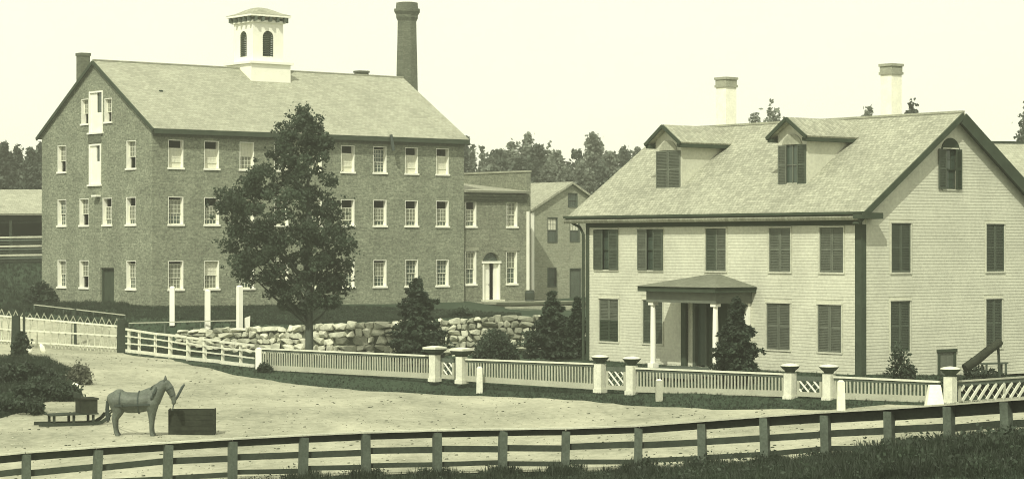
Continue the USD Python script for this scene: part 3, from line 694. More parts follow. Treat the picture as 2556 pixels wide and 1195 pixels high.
# main roof
RO0, RO1, eo = -0.3, HL + 1.0, 0.48
ez = HE - hs * eo + 0.16
roof_slab(house, [(-eo, RO0, ez), (-eo, RO1, ez)], [(HD / 2, RO0, HR + 0.16), (HD / 2, RO1, HR + 0.16)], 'shingle_roof')
roof_slab(house, [(HD + eo, RO0, ez), (HD + eo, RO1, ez)], [(HD / 2 + 0.002, RO0, HR + 0.158), (HD / 2 + 0.002, RO1, HR + 0.158)], 'shingle_roof')
b = B(); b.beam((-eo, RO0 - 0.03, ez - 0.14), (HD / 2, RO0 - 0.03, HR + 0.02), 0.06, 0.22); part(house, 'rake_board', b, 'dark_trim_and_shade')
b = B(); b.beam((HD + eo, RO0 - 0.032, ez - 0.26), (HD / 2, RO0 - 0.032, HR - 0.10), 0.06, 0.46)
part(house, 'rake_board', b, 'dark_trim_and_shade')
b = B(); b.beam((HD + eo, RO0 / 2, ez - 0.32), (HD / 2 + 0.1, RO0 / 2, HR - 0.22), -RO0 - 0.01, 0.1); part(house, 'soffit', b, 'dark_trim_and_shade')
b = B(); b.beam((-eo, RO0 / 2, ez - 0.26), (HD / 2 - 0.05, RO0 / 2, HR - 0.12), -RO0 - 0.01, 0.06); part(house, 'soffit', b, 'dark_trim_and_shade')
b = B(); b.box(HD / 2 - 0.1, HD / 2 + 0.1, RO0, RO1, HR + 0.12, HR + 0.2); part(house, 'ridge_cap', b, 'stone_cap')

def shutter(F, parent, s0, s1, z0, z1, o0, m, off_open=0.0):
    b = B(); fr = 0.055
    F.box(b, s0, s0 + fr, z0, z1, o0, o0 + 0.04); F.box(b, s1 - fr, s1, z0, z1, o0, o0 + 0.04)
    mid = (z0 + z1) / 2
    for a, c in ((z0, z0 + fr), (mid - fr / 2, mid + fr / 2), (z1 - fr, z1)):
        F.box(b, s0 + fr, s1 - fr, a, c, o0, o0 + 0.038)
    F.box(b, s0 + fr, s1 - fr, z0 + fr, z1 - fr, o0 + 0.002, o0 + 0.01)
    z = z0 + fr + 0.015
    while z < z1 - fr - 0.03:
        if abs(z - mid) > fr:
            F.box(b, s0 + fr, s1 - fr, z, z + 0.022, o0 + 0.01, o0 + 0.034)
        z += 0.06
    return part(parent, 'shutter', b, m)

def house_window(F, s0, s1, z0, z1, st, arched=False):
    b = B(); t = 0.05
    F.box(b, s0 - t, s0, z0, z1, -0.1, 0.04); F.box(b, s1, s1 + t, z0, z1, -0.1, 0.04)
    F.box(b, s0 - t, s1 + t, z1, z1 + t, -0.1, 0.06); F.box(b, s0 - t, s1 + t, z0 - 0.06, z0, -0.1, 0.045)
    dark = 'clapboard'
    w = part(house, 'window', b, dark)
    if arched:
        b = B(); c = (s0 + s1) / 2; r = (s1 - s0) / 2 + 0.12
        pl = Point(c, z1 - 0.1).buffer(r, 12).intersection(rect(s0 - 0.4, s1 + 0.4, z1, z1 + 1)); F.plate(b, pl, 0.0, 0.05); part(w, 'arched_head', b, 'dark_trim_and_shade')
    mid = (z0 + z1) / 2; m_ = (s0 + s1) / 2
    sash_parts(F, w, s0, s1, z0, mid, -0.1, 3, 2, 'glass', 'dark_trim_and_shade'); sash_parts(F, w, s0, s1, mid - 0.03, z1, -0.06, 3, 2, 'glass', 'dark_trim_and_shade')
    if st in ('grey', 'closed', 'lowdark'):
        m = 'shutter_grey' if st == 'grey' else 'shutter_green'
        lo = mid if st == 'lowdark' else z0 + 0.01
        shutter(F, w, s0 + 0.005, m_ - 0.008, lo, z1 - 0.01, -0.03, 'shutter_grey' if st == 'lowdark' else m); shutter(F, w, m_ + 0.008, s1 - 0.005, lo, z1 - 0.01, -0.03, 'shutter_grey' if st == 'lowdark' else m)
        if st == 'lowdark':
            shutter(F, w, s0 + 0.005, m_ - 0.008, z0 + 0.01, mid - 0.01, -0.03, 'dark_trim_and_shade'); shutter(F, w, m_ + 0.008, s1 - 0.005, z0 + 0.01, mid - 0.01, -0.03, 'dark_trim_and_shade')
    elif st in ('ajar', 'ajar2'):
        q = (s1 - s0) * 0.36
        shutter(F, w, s0 - 0.06, s0 + q, z0 + 0.01, z1 - 0.01, 0.045, 'shutter_green'); shutter(F, w, s1 - q, s1 + 0.06, z0 + 0.01, z1 - 0.01, 0.045, 'shutter_grey' if st == 'ajar2' else 'shutter_green')
    elif st == 'half':
        shutter(F, w, m_ + 0.008, s1 - 0.005, z0 + 0.01, z1 - 0.01, -0.03, 'shutter_green'); shutter(F, w, s0 + 0.005, m_ - 0.008, z0 + 0.01, z1 - 0.01, -0.03, 'shutter_grey')
    elif st == 'attic':
        shutter(F, w, s0 - 0.3, s0 + 0.12, z0, z1, 0.045, 'shutter_green'); shutter(F, w, s1 - 0.12, s1 + 0.2, z0, z1, 0.045, 'dark_trim_and_shade')
    return w
for a, c, st in up_w:
    house_window(Hf, a, c, 5.25, 6.9, st)
for a, c, st in lo_w:
    house_window(Hf, a, c, 2.32, 4.06, st)
for w in gab_w:
    house_window(Hg, *w[:4], w[4], arched=w[4] == 'attic')
# cellar hatch in the gable wall
b = B(); Hg.box(b, 4.15, 4.25, 1.4, 2.35, -0.1, 0.05); Hg.box(b, 5.05, 5.15, 1.4, 2.35, -0.1, 0.05); Hg.box(b, 4.1, 5.2, 2.25, 2.36, -0.1, 0.07)
w = part(house, 'cellar_hatch', b, 'dark_trim_and_shade')
for k in range(4):
    b = B(); Hg.box(b, 4.25 + 0.2 * k, 4.25 + 0.2 * k + 0.194, 1.4, 2.25, -0.06, 0.0); part(w, 'plank', b, 'shutter_grey')
# front door with dark sidelights
b = B(); Hf.box(b, 6.25, 6.4, 1.5, 4.1, -0.18, 0.03); Hf.box(b, 8.75, 8.9, 1.5, 4.1, -0.18, 0.03); Hf.box(b, 6.4, 8.75, 3.95, 4.1, -0.18, 0.03); Hf.box(b, 8.15, 8.25, 1.5, 3.95, -0.18, -0.02); Hf.box(b, 6.9, 7.0, 1.5, 3.95, -0.18, -0.02)
dr = part(house, 'front_door', b, 'shutter_green')
for s0, s1 in ((7.0, 7.57), (7.58, 8.15)):
    b = B(); Hf.box(b, s0, s1, 1.55, 3.95, -0.15, -0.1)
    for z0, z1 in ((1.7, 2.4), (2.55, 3.8)):
        Hf.box(b, s0 + 0.1, s1 - 0.1, z0, z1, -0.1, -0.085)
    part(dr, 'leaf', b, 'dark_trim_and_shade')
for s0, s1 in ((6.4, 6.9), (8.25, 8.75)):
    b = B(); Hf.box(b, s0, s1, 1.55, 3.95, -0.14, -0.12); part(dr, 'sidelight', b, 'glass')
# porch
b = B(); b.box(-2.0, -0.03, 5.5, 9.6, 1.3, 1.5); por = part(house, 'porch', b, 'board_grey', 'columned porch with a low hipped roof')
b = B(); b.box(-2.6, -2.0, 6.3, 8.8, 1.2, 1.34); part(por, 'step', b, 'board_grey')
for y in (9.3, 5.8):
    b = B(); b.box(-1.9, -1.6, y - 0.15, y + 0.15, 1.5, 1.68); b.lathe((-1.75, y, 0), [(0.115, 1.68), (0.112, 2.8), (0.095, 3.93)], 12); b.box(-1.89, -1.61, y - 0.14, y + 0.14, 3.93, 4.05); part(por, 'column', b, 'white_paint')
    b = B(); Hf.box(b, y - 0.13, y + 0.13, 1.5, 4.05, 0.03, 0.16); part(por, 'pilaster', b, 'dark_trim_and_shade' if y > 7 else 'white_paint')
b = B()
b.box(-1.93, -1.57, 5.6, 9.5, 4.05, 4.46); b.box(-1.57, -0.03, 5.6, 5.85, 4.05, 4.46); b.box(-1.57, -0.03, 9.25, 9.5, 4.05, 4.46)
part(por, 'entablature', b, 'shutter_grey')
b = B(); b.box(-2.18, -0.03, 5.37, 9.73, 4.46, 4.66); part(por, 'cornice', b, 'dark_trim_and_shade')
b = B(); b.hexa([(-2.25, 5.3, 4.66), (-0.03, 5.3, 4.66), (-0.03, 9.8, 4.66), (-2.25, 9.8, 4.66)], [(-0.25, 7.3, 5.12), (-0.03, 7.3, 5.12), (-0.03, 7.8, 5.12), (-0.25, 7.8, 5.12)]); part(por, 'porch_roof', b, 'porch_shingle')
b = B(); b.box(-0.1, -0.032, 9.52, 9.85, 4.2, 4.38); part(por, 'bracket', b, 'white_paint')
# dormers
for yc in (11.9, 4.9):
    x0 = 1.45; hwid = 0.78; zb = HE + hs * x0; ze_ = 10.35; zr = 11.02
    pl = Polygon([(yc - hwid, zb - 0.3), (yc + hwid, zb - 0.3), (yc + hwid, ze_ + 0.14), (yc, zr - 0.02), (yc - hwid, ze_ + 0.14)]).difference(rect(yc - 0.42, yc + 0.42, 8.55, 10.1))
    b = B(); b.prism(pl, x0, x0 + 0.12, 'x'); dm = part(house, 'dormer', b, 'clapboard', 'gabled dormer with dark shutters on the front roof slope')
    for sg in (-1, 1):
        ys = yc + sg * (hwid - 0.06)
        b = B(); b.prism(Polygon([(x0 + 0.121, zb - 0.25), (x0 + 0.121, ze_ + 0.1), (4.4, ze_ + 0.1), (4.4, ze_ - 0.35)]), ys - 0.06, ys + 0.06, 'y'); part(dm, 'cheek', b, 'clapboard')
        e = sg * (hwid + 0.28); zz = ze_ + 0.05
        x1 = (ze_ - 0.2 - HE) / hs
        a = [np.array(p) for p in ((x0 - 0.32, yc + e, zz), (4.35, yc + e, zz), (5.15, yc, zr + 0.12), (x0 - 0.32, yc, zr + 0.12))]
        n = np.cross(a[1] - a[0], a[3] - a[0]); n /= np.linalg.norm(n); n = n if n[2] > 0 else -n
        b = B(); b.hexa([p - n * 0.09 for p in a], a); part(dm, 'dormer_roof', b, 'shingle_roof')
        b = B(); b.beam((x0 - 0.35, yc + e, zz - 0.06), (x0 - 0.35, yc, zr + 0.06), 0.06, 0.14); part(dm, 'rake_board', b, 'dark_trim_and_shade')
        b = B(); b.box(x0 - 0.3, 4.2, yc + e - sg * 0.02, yc + e - sg * 0.26, zz - 0.20, zz - 0.06); part(dm, 'eave_board', b, 'dark_trim_and_shade')
    b = B(); b.box(x0 - 0.06, x0, yc - 0.52, yc + 0.52, 8.45, 8.55); part(dm, 'sill', b, 'white_paint')
    Fd = Facade('x', x0)
    b = B(); Fd.box(b, yc - 0.4, yc + 0.4, 8.55, 10.08, -0.09, -0.05); part(dm, 'pane', b, 'glass')
    b = B(); Fd.plate(b, Point(yc, 9.95).buffer(0.55, 12).intersection(rect(yc - 1, yc + 1, 10.1, 11)), 0.001, 0.04); part(dm, 'arched_head', b, 'stone_cap')
    b = B(); Fd.box(b, yc - 0.42, yc + 0.42, 9.3, 9.34, -0.05, -0.01); Fd.box(b, yc - 0.02, yc + 0.02, 8.55, 9.3, -0.05, -0.012); Fd.box(b, yc - 0.02, yc + 0.02, 9.34, 10.1, -0.05, -0.012); part(dm, 'sash', b, 'shutter_grey')
    if yc > 8:
        shutter(Fd, dm, yc + 0.01, yc + 0.72, 8.56, 10.08, 0.005, 'shutter_grey'); shutter(Fd, dm, yc - 0.72, yc - 0.01, 8.56, 10.08, 0.005, 'shutter_grey')
    else:
        shutter(Fd, dm, yc + 0.3, yc + 0.74, 8.56, 10.08, 0.005, 'shutter_grey'); shutter(Fd, dm, yc - 0.74, yc - 0.28, 8.56, 10.08, 0.005, 'shutter_green')
# chimneys
for x, y, w in ((5.75, 13.0, 0.30), (5.75, 3.75, 0.29)):
    b = B(); b.box(x - w, x + w, y - w, y + w, 10.4, 12.9); c = part(house, 'chimney', b, 'whitewash')
    b = B(); b.box(x - w - 0.05, x + w + 0.05, y - w - 0.05, y + w + 0.05, 12.9, 13.0); b.box(x - w - 0.02, x + w + 0.02, y - w - 0.02, y + w + 0.02, 13.0, 13.22); b.box(x - w - 0.06, x + w + 0.06, y - w - 0.06, y + w + 0.06, 13.22, 13.32); part(c, 'cap', b, 'stone_cap')

# ================================================================== barn at far right, shed at far left
p = at(2470, 400, 125.0)
barn = thing('barn', 'large barn with pale shingle roof behind the right end of the house', 'barn', (p[0], p[1], 0), THETA - 25)
b = B(); b.box(0, 14, 0, 9, 2.5, 8.9); part(barn, 'wall', b, 'clapboard')
b = B(); b.prism(Polygon([(0, 8.9), (9, 8.9), (4.5, 11.7)]), 0.0, 0.2, 'x'); part(barn, 'gable', b, 'clapboard')
roof_slab(barn, [(-0.5, -0.4, 8.85), (14.4, -0.4, 8.85)], [(-0.5, 4.5, 12.0), (14.4, 4.5, 12.0)], 'slate_roof')
roof_slab(barn, [(-0.5, 9.4, 8.85), (14.4, 9.4, 8.85)], [(-0.5, 4.502, 12.0), (14.4, 4.502, 12.0)], 'slate_roof')
b = B(); b.box(-0.5, 14.4, 4.42, 4.58, 11.95, 12.1); part(barn, 'ridge_cap', b, 'board_dark')

p = at(-60, 600, 166.0)
shed = thing('open_shed', 'long open-fronted shed with pale roof left of the mill', 'shed', (p[0], p[1], 0), 2.0)
sg0 = gz(p[0] + 3, p[1]) - 0.3
b = B(); b.box(-6, 9, 5.2, 5.5, sg0, 9.6); part(shed, 'wall', b, 'board_dark')
roof_slab(shed, [(-7, -0.6, 8.55), (9.6, -0.6, 8.55)], [(-7, 3.0, 10.35), (9.6, 3.0, 10.35)], 'slate_roof')
roof_slab(shed, [(-7, 6.2, 8.55), (9.6, 6.2, 8.55)], [(-7, 3.002, 10.35), (9.6, 3.002, 10.35)], 'slate_roof')
b = B(); b.box(-6.5, 9.3, -0.2, 0.0, 8.1, 8.5); part(shed, 'eave_beam', b, 'board_dark')
for k in range(6):
    b = B(); b.box(-6 + 2.8 * k, -5.8 + 2.8 * k, -0.18, 0.02, sg0, 8.1); part(shed, 'post', b, 'board_dark')
for k in range(5):
    x = -6 + 2.8 * k
    b = B(); b.beam((x, 0.3, 7.75 + 0.05 * k), (x + 2.75, 0.3, 7.85 + 0.05 * k), 0.05, 0.16); part(shed, 'board', b, 'board_grey')
# lumber stacked before the shed
lum = thing('lumber_stack', 'long pile of pale sawn boards stacked before the open shed', 'lumber', (p[0], p[1] - 2.5, 0), 2.0)
lz = gz(p[0] + 3, p[1] - 2.5)
for k in range(9):
    for j in range(2):
        z = lz + 0.1 + 0.21 * k
        b = B(); b.beam((-5 + rng.uniform(-.3, .3) + 6.2 * j, rng.uniform(-0.15, 0.15), z - 0.03), (1.0 + rng.uniform(-.3, .3) + 6.2 * j, rng.uniform(-0.15, 0.15), z + 0.06), 0.9, 0.13)
        part(lum, 'board', b, ['board_pale', 'board_dark', 'board_grey'][(k + j) % 3])

# ================================================================== stone walls
def stone_wall(name, label, P, top_z, bot_z, size, mats, seed):
    """P: plan points from left to right; stones laid in uneven rows on the face towards the road"""
    r = np.random.default_rng(seed)
    P = np.array(P, float); seg = np.linalg.norm(np.diff(P, axis=0), axis=1); cum = np.r_[0, np.cumsum(seg)]; LEN = cum[-1]
    base = np.array([P[0, 0], P[0, 1], 0.0])
    t = thing(name, label, 'wall', base)
    def pt(s):
        return np.array([np.interp(s, cum, P[:, 0]), np.interp(s, cum, P[:, 1])])
    tz = lambda s: np.interp(s / LEN, np.linspace(0, 1, len(top_z)), top_z); bz = lambda s: np.interp(s / LEN, np.linspace(0, 1, len(bot_z)), bot_z)
    b = B()
    n = 14
    for k in range(n):
        a, c = pt(LEN * k / n), pt(LEN * (k + 1) / n)
        dd = (c - a) / np.linalg.norm(c - a); nn = np.array([-dd[1], dd[0]])
        z0, z1, z2, z3 = bz(LEN * k / n) - 0.5, bz(LEN * (k + 1) / n) - 0.5, tz(LEN * k / n) - 0.1, tz(LEN * (k + 1) / n) - 0.1
        q0 = [(*(a + nn * 0.12), z0), (*(c + nn * 0.12), z1), (*(c + nn * 0.7), z1), (*(a + nn * 0.7), z0)]
        q1 = [(*(a + nn * 0.12), z2), (*(c + nn * 0.12), z3), (*(c + nn * 0.7), z3), (*(a + nn * 0.7), z2)]
        b.hexa(np.array(q0) - base, np.array(q1) - base)
    part(t, 'core', b, 'mortar_core', kind='stuff')
    # rows
    h0 = max(tz(0) - bz(0), tz(LEN) - bz(LEN), tz(LEN / 2) - bz(LEN / 2))
    rows = max(2, int(round(h0 / (size * 0.72))))
    for row in range(rows):
        s = r.uniform(-0.3, 0.1) * size
        while s < LEN:
            w = size * r.choice([0.55, 0.8, 1.0, 1.4, 1.9], p=[.15, .3, .3, .17, .08]); sc = min(max(s + w / 2, 0), LEN)
            hz = (tz(sc) - bz(sc)) / rows
            zc = bz(sc) + hz * (row + 0.5) + r.uniform(-0.12, 0.12) * hz
            ln = min(s + w, LEN + 0.1) - s
            if ln > 0.12:
                a = pt(max(0, sc - 0.05)); c = pt(min(LEN, sc + 0.05)); dd = (c - a) / (np.linalg.norm(c - a) + 1e-9); nn = np.array([-dd[1], dd[0]])
                u = r.normal(size=(15, 3)); u /= np.linalg.norm(u, axis=1, keepdims=True)
                u = np.sign(u) * np.abs(u) ** 0.6
                u *= np.array([ln * 0.55, 0.26 * r.uniform(0.8, 1.2), hz * 0.60 * r.uniform(0.8, 1.15)])
                tl = r.uniform(-0.15, 0.15)
                x = u[:, 0] * math.cos(tl) - u[:, 2] * math.sin(tl); z = u[:, 0] * math.sin(tl) + u[:, 2] * math.cos(tl)
                pos = pt(sc)
                v = np.c_[pos[0] + dd[0] * x + nn[0] * (u[:, 1] + 0.12), pos[1] + dd[1] * x + nn[1] * (u[:, 1] + 0.12), zc + z] - base
                hull = trimesh.convex.convex_hull(v)
                part(t, 'stone', (np.array(hull.vertices), np.array(hull.faces)), mats[r.choice(len(mats), p=[.42, .42, .16])])
            s += w
    return t
def P2(u, d):
    return ((u - CU) / FPX * d, d)
stone_wall('stone_wall', 'rough fieldstone retaining wall below the mill lawn left of the spruce', [P2(440, 120.2), P2(620, 118.3), P2(800, 116), P2(1000, 114.3), P2(1100, 113.8)], [1.85, 2.08, 2.22, 2.5, 2.62], [1.15, 0.7, 0.6, 0.62, 0.62], 0.52, ['granite', 'granite_pale', 'granite_dark'], 5)
stone_wall('stone_wall', 'taller stone retaining wall under the office platform right of the spruce', [P2(1105, 113.5), P2(1210, 113.3), P2(1350, 114), P2(1460, 116)], [2.6, 2.85, 2.8, 2.6], [0.7, 0.7, 0.75, 0.8], 0.42, ['granite', 'granite_dark', 'granite_pale'], 6)

# ================================================================== picket fence, gates, posts
PA, PB = np.array(P2(655, 100.0)), np.array(P2(2370, 78.0))
pdir = (PB - PA) / np.linalg.norm(PB - PA); pn = np.array([pdir[1], -pdir[0]])  # towards the road
def fence_s(u):
    a = (u - CU) / FPX
    return (a * PA[1] - PA[0]) / (pdir[0] - a * pdir[1])
TOPV = ([640, 655, 1080, 1160, 1490, 1580, 1960, 2080, 2345, 2400], [866, 868, 886, 894, 906, 916, 931, 938, 950, 953])
BOTV = ([640, 655, 1080, 1160, 1490, 1580, 1960, 2080, 2345, 2400], [920, 922, 944, 950, 971, 977, 989, 994, 1004, 1006])
def u_at(s):
    p_ = PA + pdir * s
    return CU + p_[0] / p_[1] * FPX
def fz(s, tab):
    p_ = PA + pdir * s
    return CAM_H - (np.interp(u_at(s), *tab) - VH) / FPX * p_[1]
def picket_section(u0, u1, label):
    s0, s1 = fence_s(u0), fence_s(u1)
    o = PA + pdir * s0
    base = np.array([o[0], o[1], 0.0])
    t = thing('picket_fence', label, 'fence', base, group='picket fence sections along the road')
    W = lambda s, off, z: np.array([*(PA + pdir * s + pn * off), z]) - base
    b = B(); b.beam(W(s0, 0, fz(s0, TOPV) - 0.03), W(s1, 0, fz(s1, TOPV) - 0.03), 0.13, 0.06); part(t, 'top_rail', b, 'old_white')
    b = B(); b.beam(W(s0, 0, fz(s0, TOPV) - 0.105), W(s1, 0, fz(s1, TOPV) - 0.105), 0.05, 0.085); part(t, 'under_rail', b, 'board_grey')  # dark strip paints the shade under the top rail
    b = B(); b.beam(W(s0, 0, fz(s0, BOTV) + 0.10), W(s1, 0, fz(s1, BOTV) + 0.10), 0.05, 0.22); part(t, 'base_board', b, 'fence_white')
    n = int((s1 - s0) / 0.145)
    for k in range(n):
        s = s0 + (k + 0.5) * (s1 - s0) / n; tl = rng.normal() * 0.010
        b = B(); b.beam(W(s, 0, fz(s, BOTV) + 0.2), W(s + tl, 0, fz(s, TOPV) - 0.14), 0.026, 0.062, up=(*pdir, 0)); part(t, 'picket', b, 'fence_white')
picket_section(655, 1076, 'white picket fence between the rail fence end post and the left gate')
picket_section(1163, 1485, 'white picket fence between the left and middle gates')
picket_section(1588, 1958, 'white picket fence before the porch, between middle and right gates')
picket_section(2082, 2345, 'white picket fence right of the right gate up to the last post')

def gate_post(u, vtop, label, bowl=True):
    s = fence_s(u); o = PA + pdir * s
    zt = CAM_H - (vtop - VH) / FPX * o[1]; zb = fz(s, BOTV) - 0.12
    h = zt - zb
    t = thing('gate_post', label, 'post', (o[0], o[1], zb), math.degrees(math.atan2(pdir[1], pdir[0])), group='gate posts of the picket fence')
    w = 0.165
    b = B(); b.box(-w - 0.03, w + 0.03, -w - 0.03, w + 0.03, 0, 0.16); part(t, 'plinth', b, 'old_white')
    b = B(); b.box(-w, w, -w, w, 0.16, h - 0.28); part(t, 'shaft', b, 'old_white')
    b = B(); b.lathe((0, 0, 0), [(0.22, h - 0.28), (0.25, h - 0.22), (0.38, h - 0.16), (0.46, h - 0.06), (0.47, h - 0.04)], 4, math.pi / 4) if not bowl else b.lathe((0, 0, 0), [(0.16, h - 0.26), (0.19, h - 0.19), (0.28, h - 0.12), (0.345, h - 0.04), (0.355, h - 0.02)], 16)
    part(t, 'bowl' if bowl else 'capital', b, 'dark_trim_and_shade')  # bowl and capital coloured dark to paint the shade of their undersides
    b = B()
    b.lathe((0, 0, 0), [(0.34, h - 0.02), (0.32, h + 0.015), (0.2, h + 0.05), (0.04, h + 0.07)], 16) if bowl else b.lathe((0, 0, 0), [(0.49, h - 0.04), (0.49, h + 0.04), (0.1, h + 0.09)], 4, math.pi / 4)
    part(t, 'cap', b, 'old_white')
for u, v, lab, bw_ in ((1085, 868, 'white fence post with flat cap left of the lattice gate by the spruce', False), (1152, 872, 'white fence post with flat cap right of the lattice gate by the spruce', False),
                      (1498, 889, 'white fence post with bowl cap painted dark as shade, left of the middle gate', True), (1577, 893, 'white fence post with bowl cap painted dark as shade, right of the middle gate', True),
                      (1972, 911, 'white fence post with bowl cap painted dark as shade, left of the gate nearest the house corner', True), (2069, 913, 'white fence post with bowl cap painted dark as shade, right of the gate nearest the house corner', True),
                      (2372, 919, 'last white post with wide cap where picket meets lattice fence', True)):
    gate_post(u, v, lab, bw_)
# plain end post of the picket fence
s = fence_s(646); o = PA + pdir * s
t = thing('end_post', 'square white post joining the rail fence to the picket fence', 'post', (o[0], o[1], fz(s, BOTV) - 0.05))
b = B(); b.box(-0.13, 0.13, -0.13, 0.13, 0, 0.92); part(t, 'shaft', b, 'white_paint')
b = B(); b.hexa([(-0.15, -0.15, 0.92), (0.15, -0.15, 0.92), (0.15, 0.15, 0.92), (-0.15, 0.15, 0.92)], [(-0.04, -0.04, 0.99), (0.04, -0.04, 0.99), (0.04, 0.04, 0.99), (-0.04, 0.04, 0.99)]); part(t, 'cap', b, 'white_paint')

def lattice(t, W, s0, s1, zb, zt, bold, thin, step, lean, wb=0.05, wt=0.022):
    """two layers of diagonal slats clipped to the panel"""
    frame = rect(s0, s1, 0, 1.0)
    for lay, (m, w, sg, off) in enumerate(((bold, wb, lean, 0.012), (thin, wt, -lean, -0.012))):
        x = s0 - 1.2
        while x < s1 + 1.2:
            H = zt - zb
            a, c = (x, 0.0), (x + (H if sg > 0 else -H), H)
            if sg < 0:
                a, c = (x + H, 0.0), (x, H)
            ln = shapely.LineString([a, c]).intersection(sbox(s0, 0, s1, H))
            if ln.length > 0.12:
                (xa, za), (xc, zc) = list(ln.coords)[0], list(ln.coords)[-1]
                b = B(); b.beam(W(xa, off, zb + za), W(xc, off, zb + zc), w * 0.4, w, up=np.array([0, 0, 1.0])); part(t, 'slat' if lay == 0 else 'thin_slat', b, m)
            x += step
def gate(u0, u1, label):
    s0, s1 = fence_s(u0), fence_s(u1); o = PA + pdir * s0; base = np.array([o[0], o[1], 0.0])
    t = thing('lattice_gate', label, 'gate', base, group='lattice gates in the picket fence')
    W = lambda s, off, z: np.array([*(PA + pdir * s + pn * off), z]) - base
    zt = fz((s0 + s1) / 2, TOPV) - 0.02; zb = fz((s0 + s1) / 2, BOTV) + 0.02
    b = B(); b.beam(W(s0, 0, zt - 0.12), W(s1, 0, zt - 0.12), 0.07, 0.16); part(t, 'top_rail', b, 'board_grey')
    b = B(); b.beam(W(s0, 0, zb + 0.09), W(s1, 0, zb + 0.09), 0.07, 0.16); part(t, 'bottom_rail', b, 'fence_white')
    for s in (s0 + 0.05, s1 - 0.05):
        b = B(); b.beam(W(s, 0, zb + 0.17), W(s, 0, zt - 0.2), 0.06, 0.09, up=(*pdir, 0)); part(t, 'stile', b, 'fence_white')
    lattice(t, W, s0 + 0.1, s1 - 0.1, zb + 0.17, zt - 0.2, 'white_paint', 'fence_white', 0.30, -1, 0.055, 0.028)
gate(1103, 1134, 'small lattice gate nearest the spruce'); gate(1514, 1562, 'lattice gate left of the porch'); gate(1990, 2052, 'lattice gate near the right corner of the house front')
# lattice fence running back from the last post
ls = np.array(P2(2392, 78.3)); ln_ = 7.2
base = np.array([ls[0], ls[1], 0.0])
t = thing('lattice_fence', 'white diagonal lattice fence running right from the last post', 'fence', base)
Wl = lambda s, off, z: np.array([*(ls + RV * s + np.array([RV[1], -RV[0]]) * off), z]) - base
zt0, zb0 = at(2392, 951, 78.3)[2], at(2392, 1012, 78.3)[2]
b = B(); b.beam(Wl(0, 0, zt0), Wl(ln_, 0, zt0 + 0.05), 0.12, 0.05); part(t, 'top_rail', b, 'fence_white')
b = B(); b.beam(Wl(0, 0, zt0 - 0.1), Wl(ln_, 0, zt0 - 0.05), 0.05, 0.12); part(t, 'under_rail', b, 'board_grey')  # shade of the top rail again painted as a dark strip
b = B(); b.beam(Wl(0, 0, zb0 + 0.05), Wl(ln_, 0, zb0 + 0.1), 0.06, 0.2); part(t, 'base_board', b, 'fence_white')
for s in (0.06, 2.4, 4.8, 7.1):
    b = B(); b.beam(Wl(s, 0, zb0), Wl(s, 0, zt0 - 0.16), 0.06, 0.09, up=(*RV, 0)); part(t, 'stile', b, 'fence_white')
lattice(t, Wl, 0.12, ln_ - 0.1, zb0 + 0.15, zt0 - 0.15, 'old_white', 'fence_white', 0.42, 1, 0.10, 0.025)

# hitching posts and mounting block before the fence
for u, vt, vb, d, lab in ((1197, 914, 984, 91.3, 'white hitching post before the left picket section'), (1645, 945, 1008, 84.3, 'weathered white hitching post before the porch section of fence'), (2099, 948, 1026, 77.2, 'stout white hitching post right of the gate nearest the house corner')):
    p0, p1 = at(u, vb, d), at(u, vt, d)
    w = 0.13 if u < 2000 else 0.14
    t = thing('hitching_post', lab, 'post', (p0[0], p0[1], p0[2] - 0.15), rng.uniform(-10, 10), group='white hitching posts along the verge')
    h = p1[2] - p0[2] + 0.15
    b = B(); b.hexa([(-w, -w, 0), (w, -w, 0), (w, w, 0), (-w, w, 0)], [(-w * .85, -w * .85, h - 0.06), (w * .85, -w * .85, h - 0.06), (w * .85, w * .85, h - 0.06), (-w * .85, w * .85, h - 0.06)]); part(t, 'shaft', b, 'old_white' if u != 1645 else 'fence_white')
    b = B(); b.hexa([(-w * .85, -w * .85, h - 0.059), (w * .85, -w * .85, h - 0.059), (w * .85, w * .85, h - 0.059), (-w * .85, w * .85, h - 0.059)], [(-w * .4, -w * .4, h), (w * .4, -w * .4, h), (w * .4, w * .4, h), (-w * .4, w * .4, h)]); part(t, 'head', b, 'old_white')
p0 = at(2332, 1008, 77.2)
t = thing('mounting_block', 'whitewashed tapering mounting block beside the last fence post', 'block', (p0[0], p0[1], p0[2] - 0.1))
b = B(); b.hexa([(-0.30, -0.25, 0), (0.30, -0.25, 0), (0.30, 0.25, 0), (-0.30, 0.25, 0)], [(-0.17, -0.16, 0.74), (0.19, -0.16, 0.74), (0.19, 0.16, 0.74), (-0.17, 0.16, 0.74)]); part(t, 'body', b, 'whitewash')

# ================================================================== white rail fence and rustic fence on the left
RA, RB = np.array(P2(318, 111.5)), np.array(P2(640, 100.8))
rd = (RB - RA) / np.linalg.norm(RB - RA); rl = np.linalg.norm(RB - RA)
base = np.array([RA[0], RA[1], 0.0])
t = thing('rail_fence', 'white post-and-rail fence leading from the dark gatepost to the picket fence', 'fence', base)
def rz(f, v0, v1):
    p_ = RA + rd * rl * f; u = CU + p_[0] / p_[1] * FPX
    return CAM_H - (np.interp(u, [318, 640], [v0, v1]) - VH) / FPX * p_[1]
us = [322, 348, 388, 425, 470, 511, 556, 601]
for k, u in enumerate(us):
    a = (u - CU) / FPX; s = (a * RA[1] - RA[0]) / (rd[0] - a * rd[1]); f = s / rl
    p_ = RA + rd * s; w = 0.15 if k in (3, 4, 5) else 0.11
    b = B(); b.beam(np.array([*p_, rz(f, 882, 920)]) - base, np.array([*p_, rz(f, 822, 860)]) - base, w, w, up=(*rd, 0)); part(t, 'post', b, 'old_white')
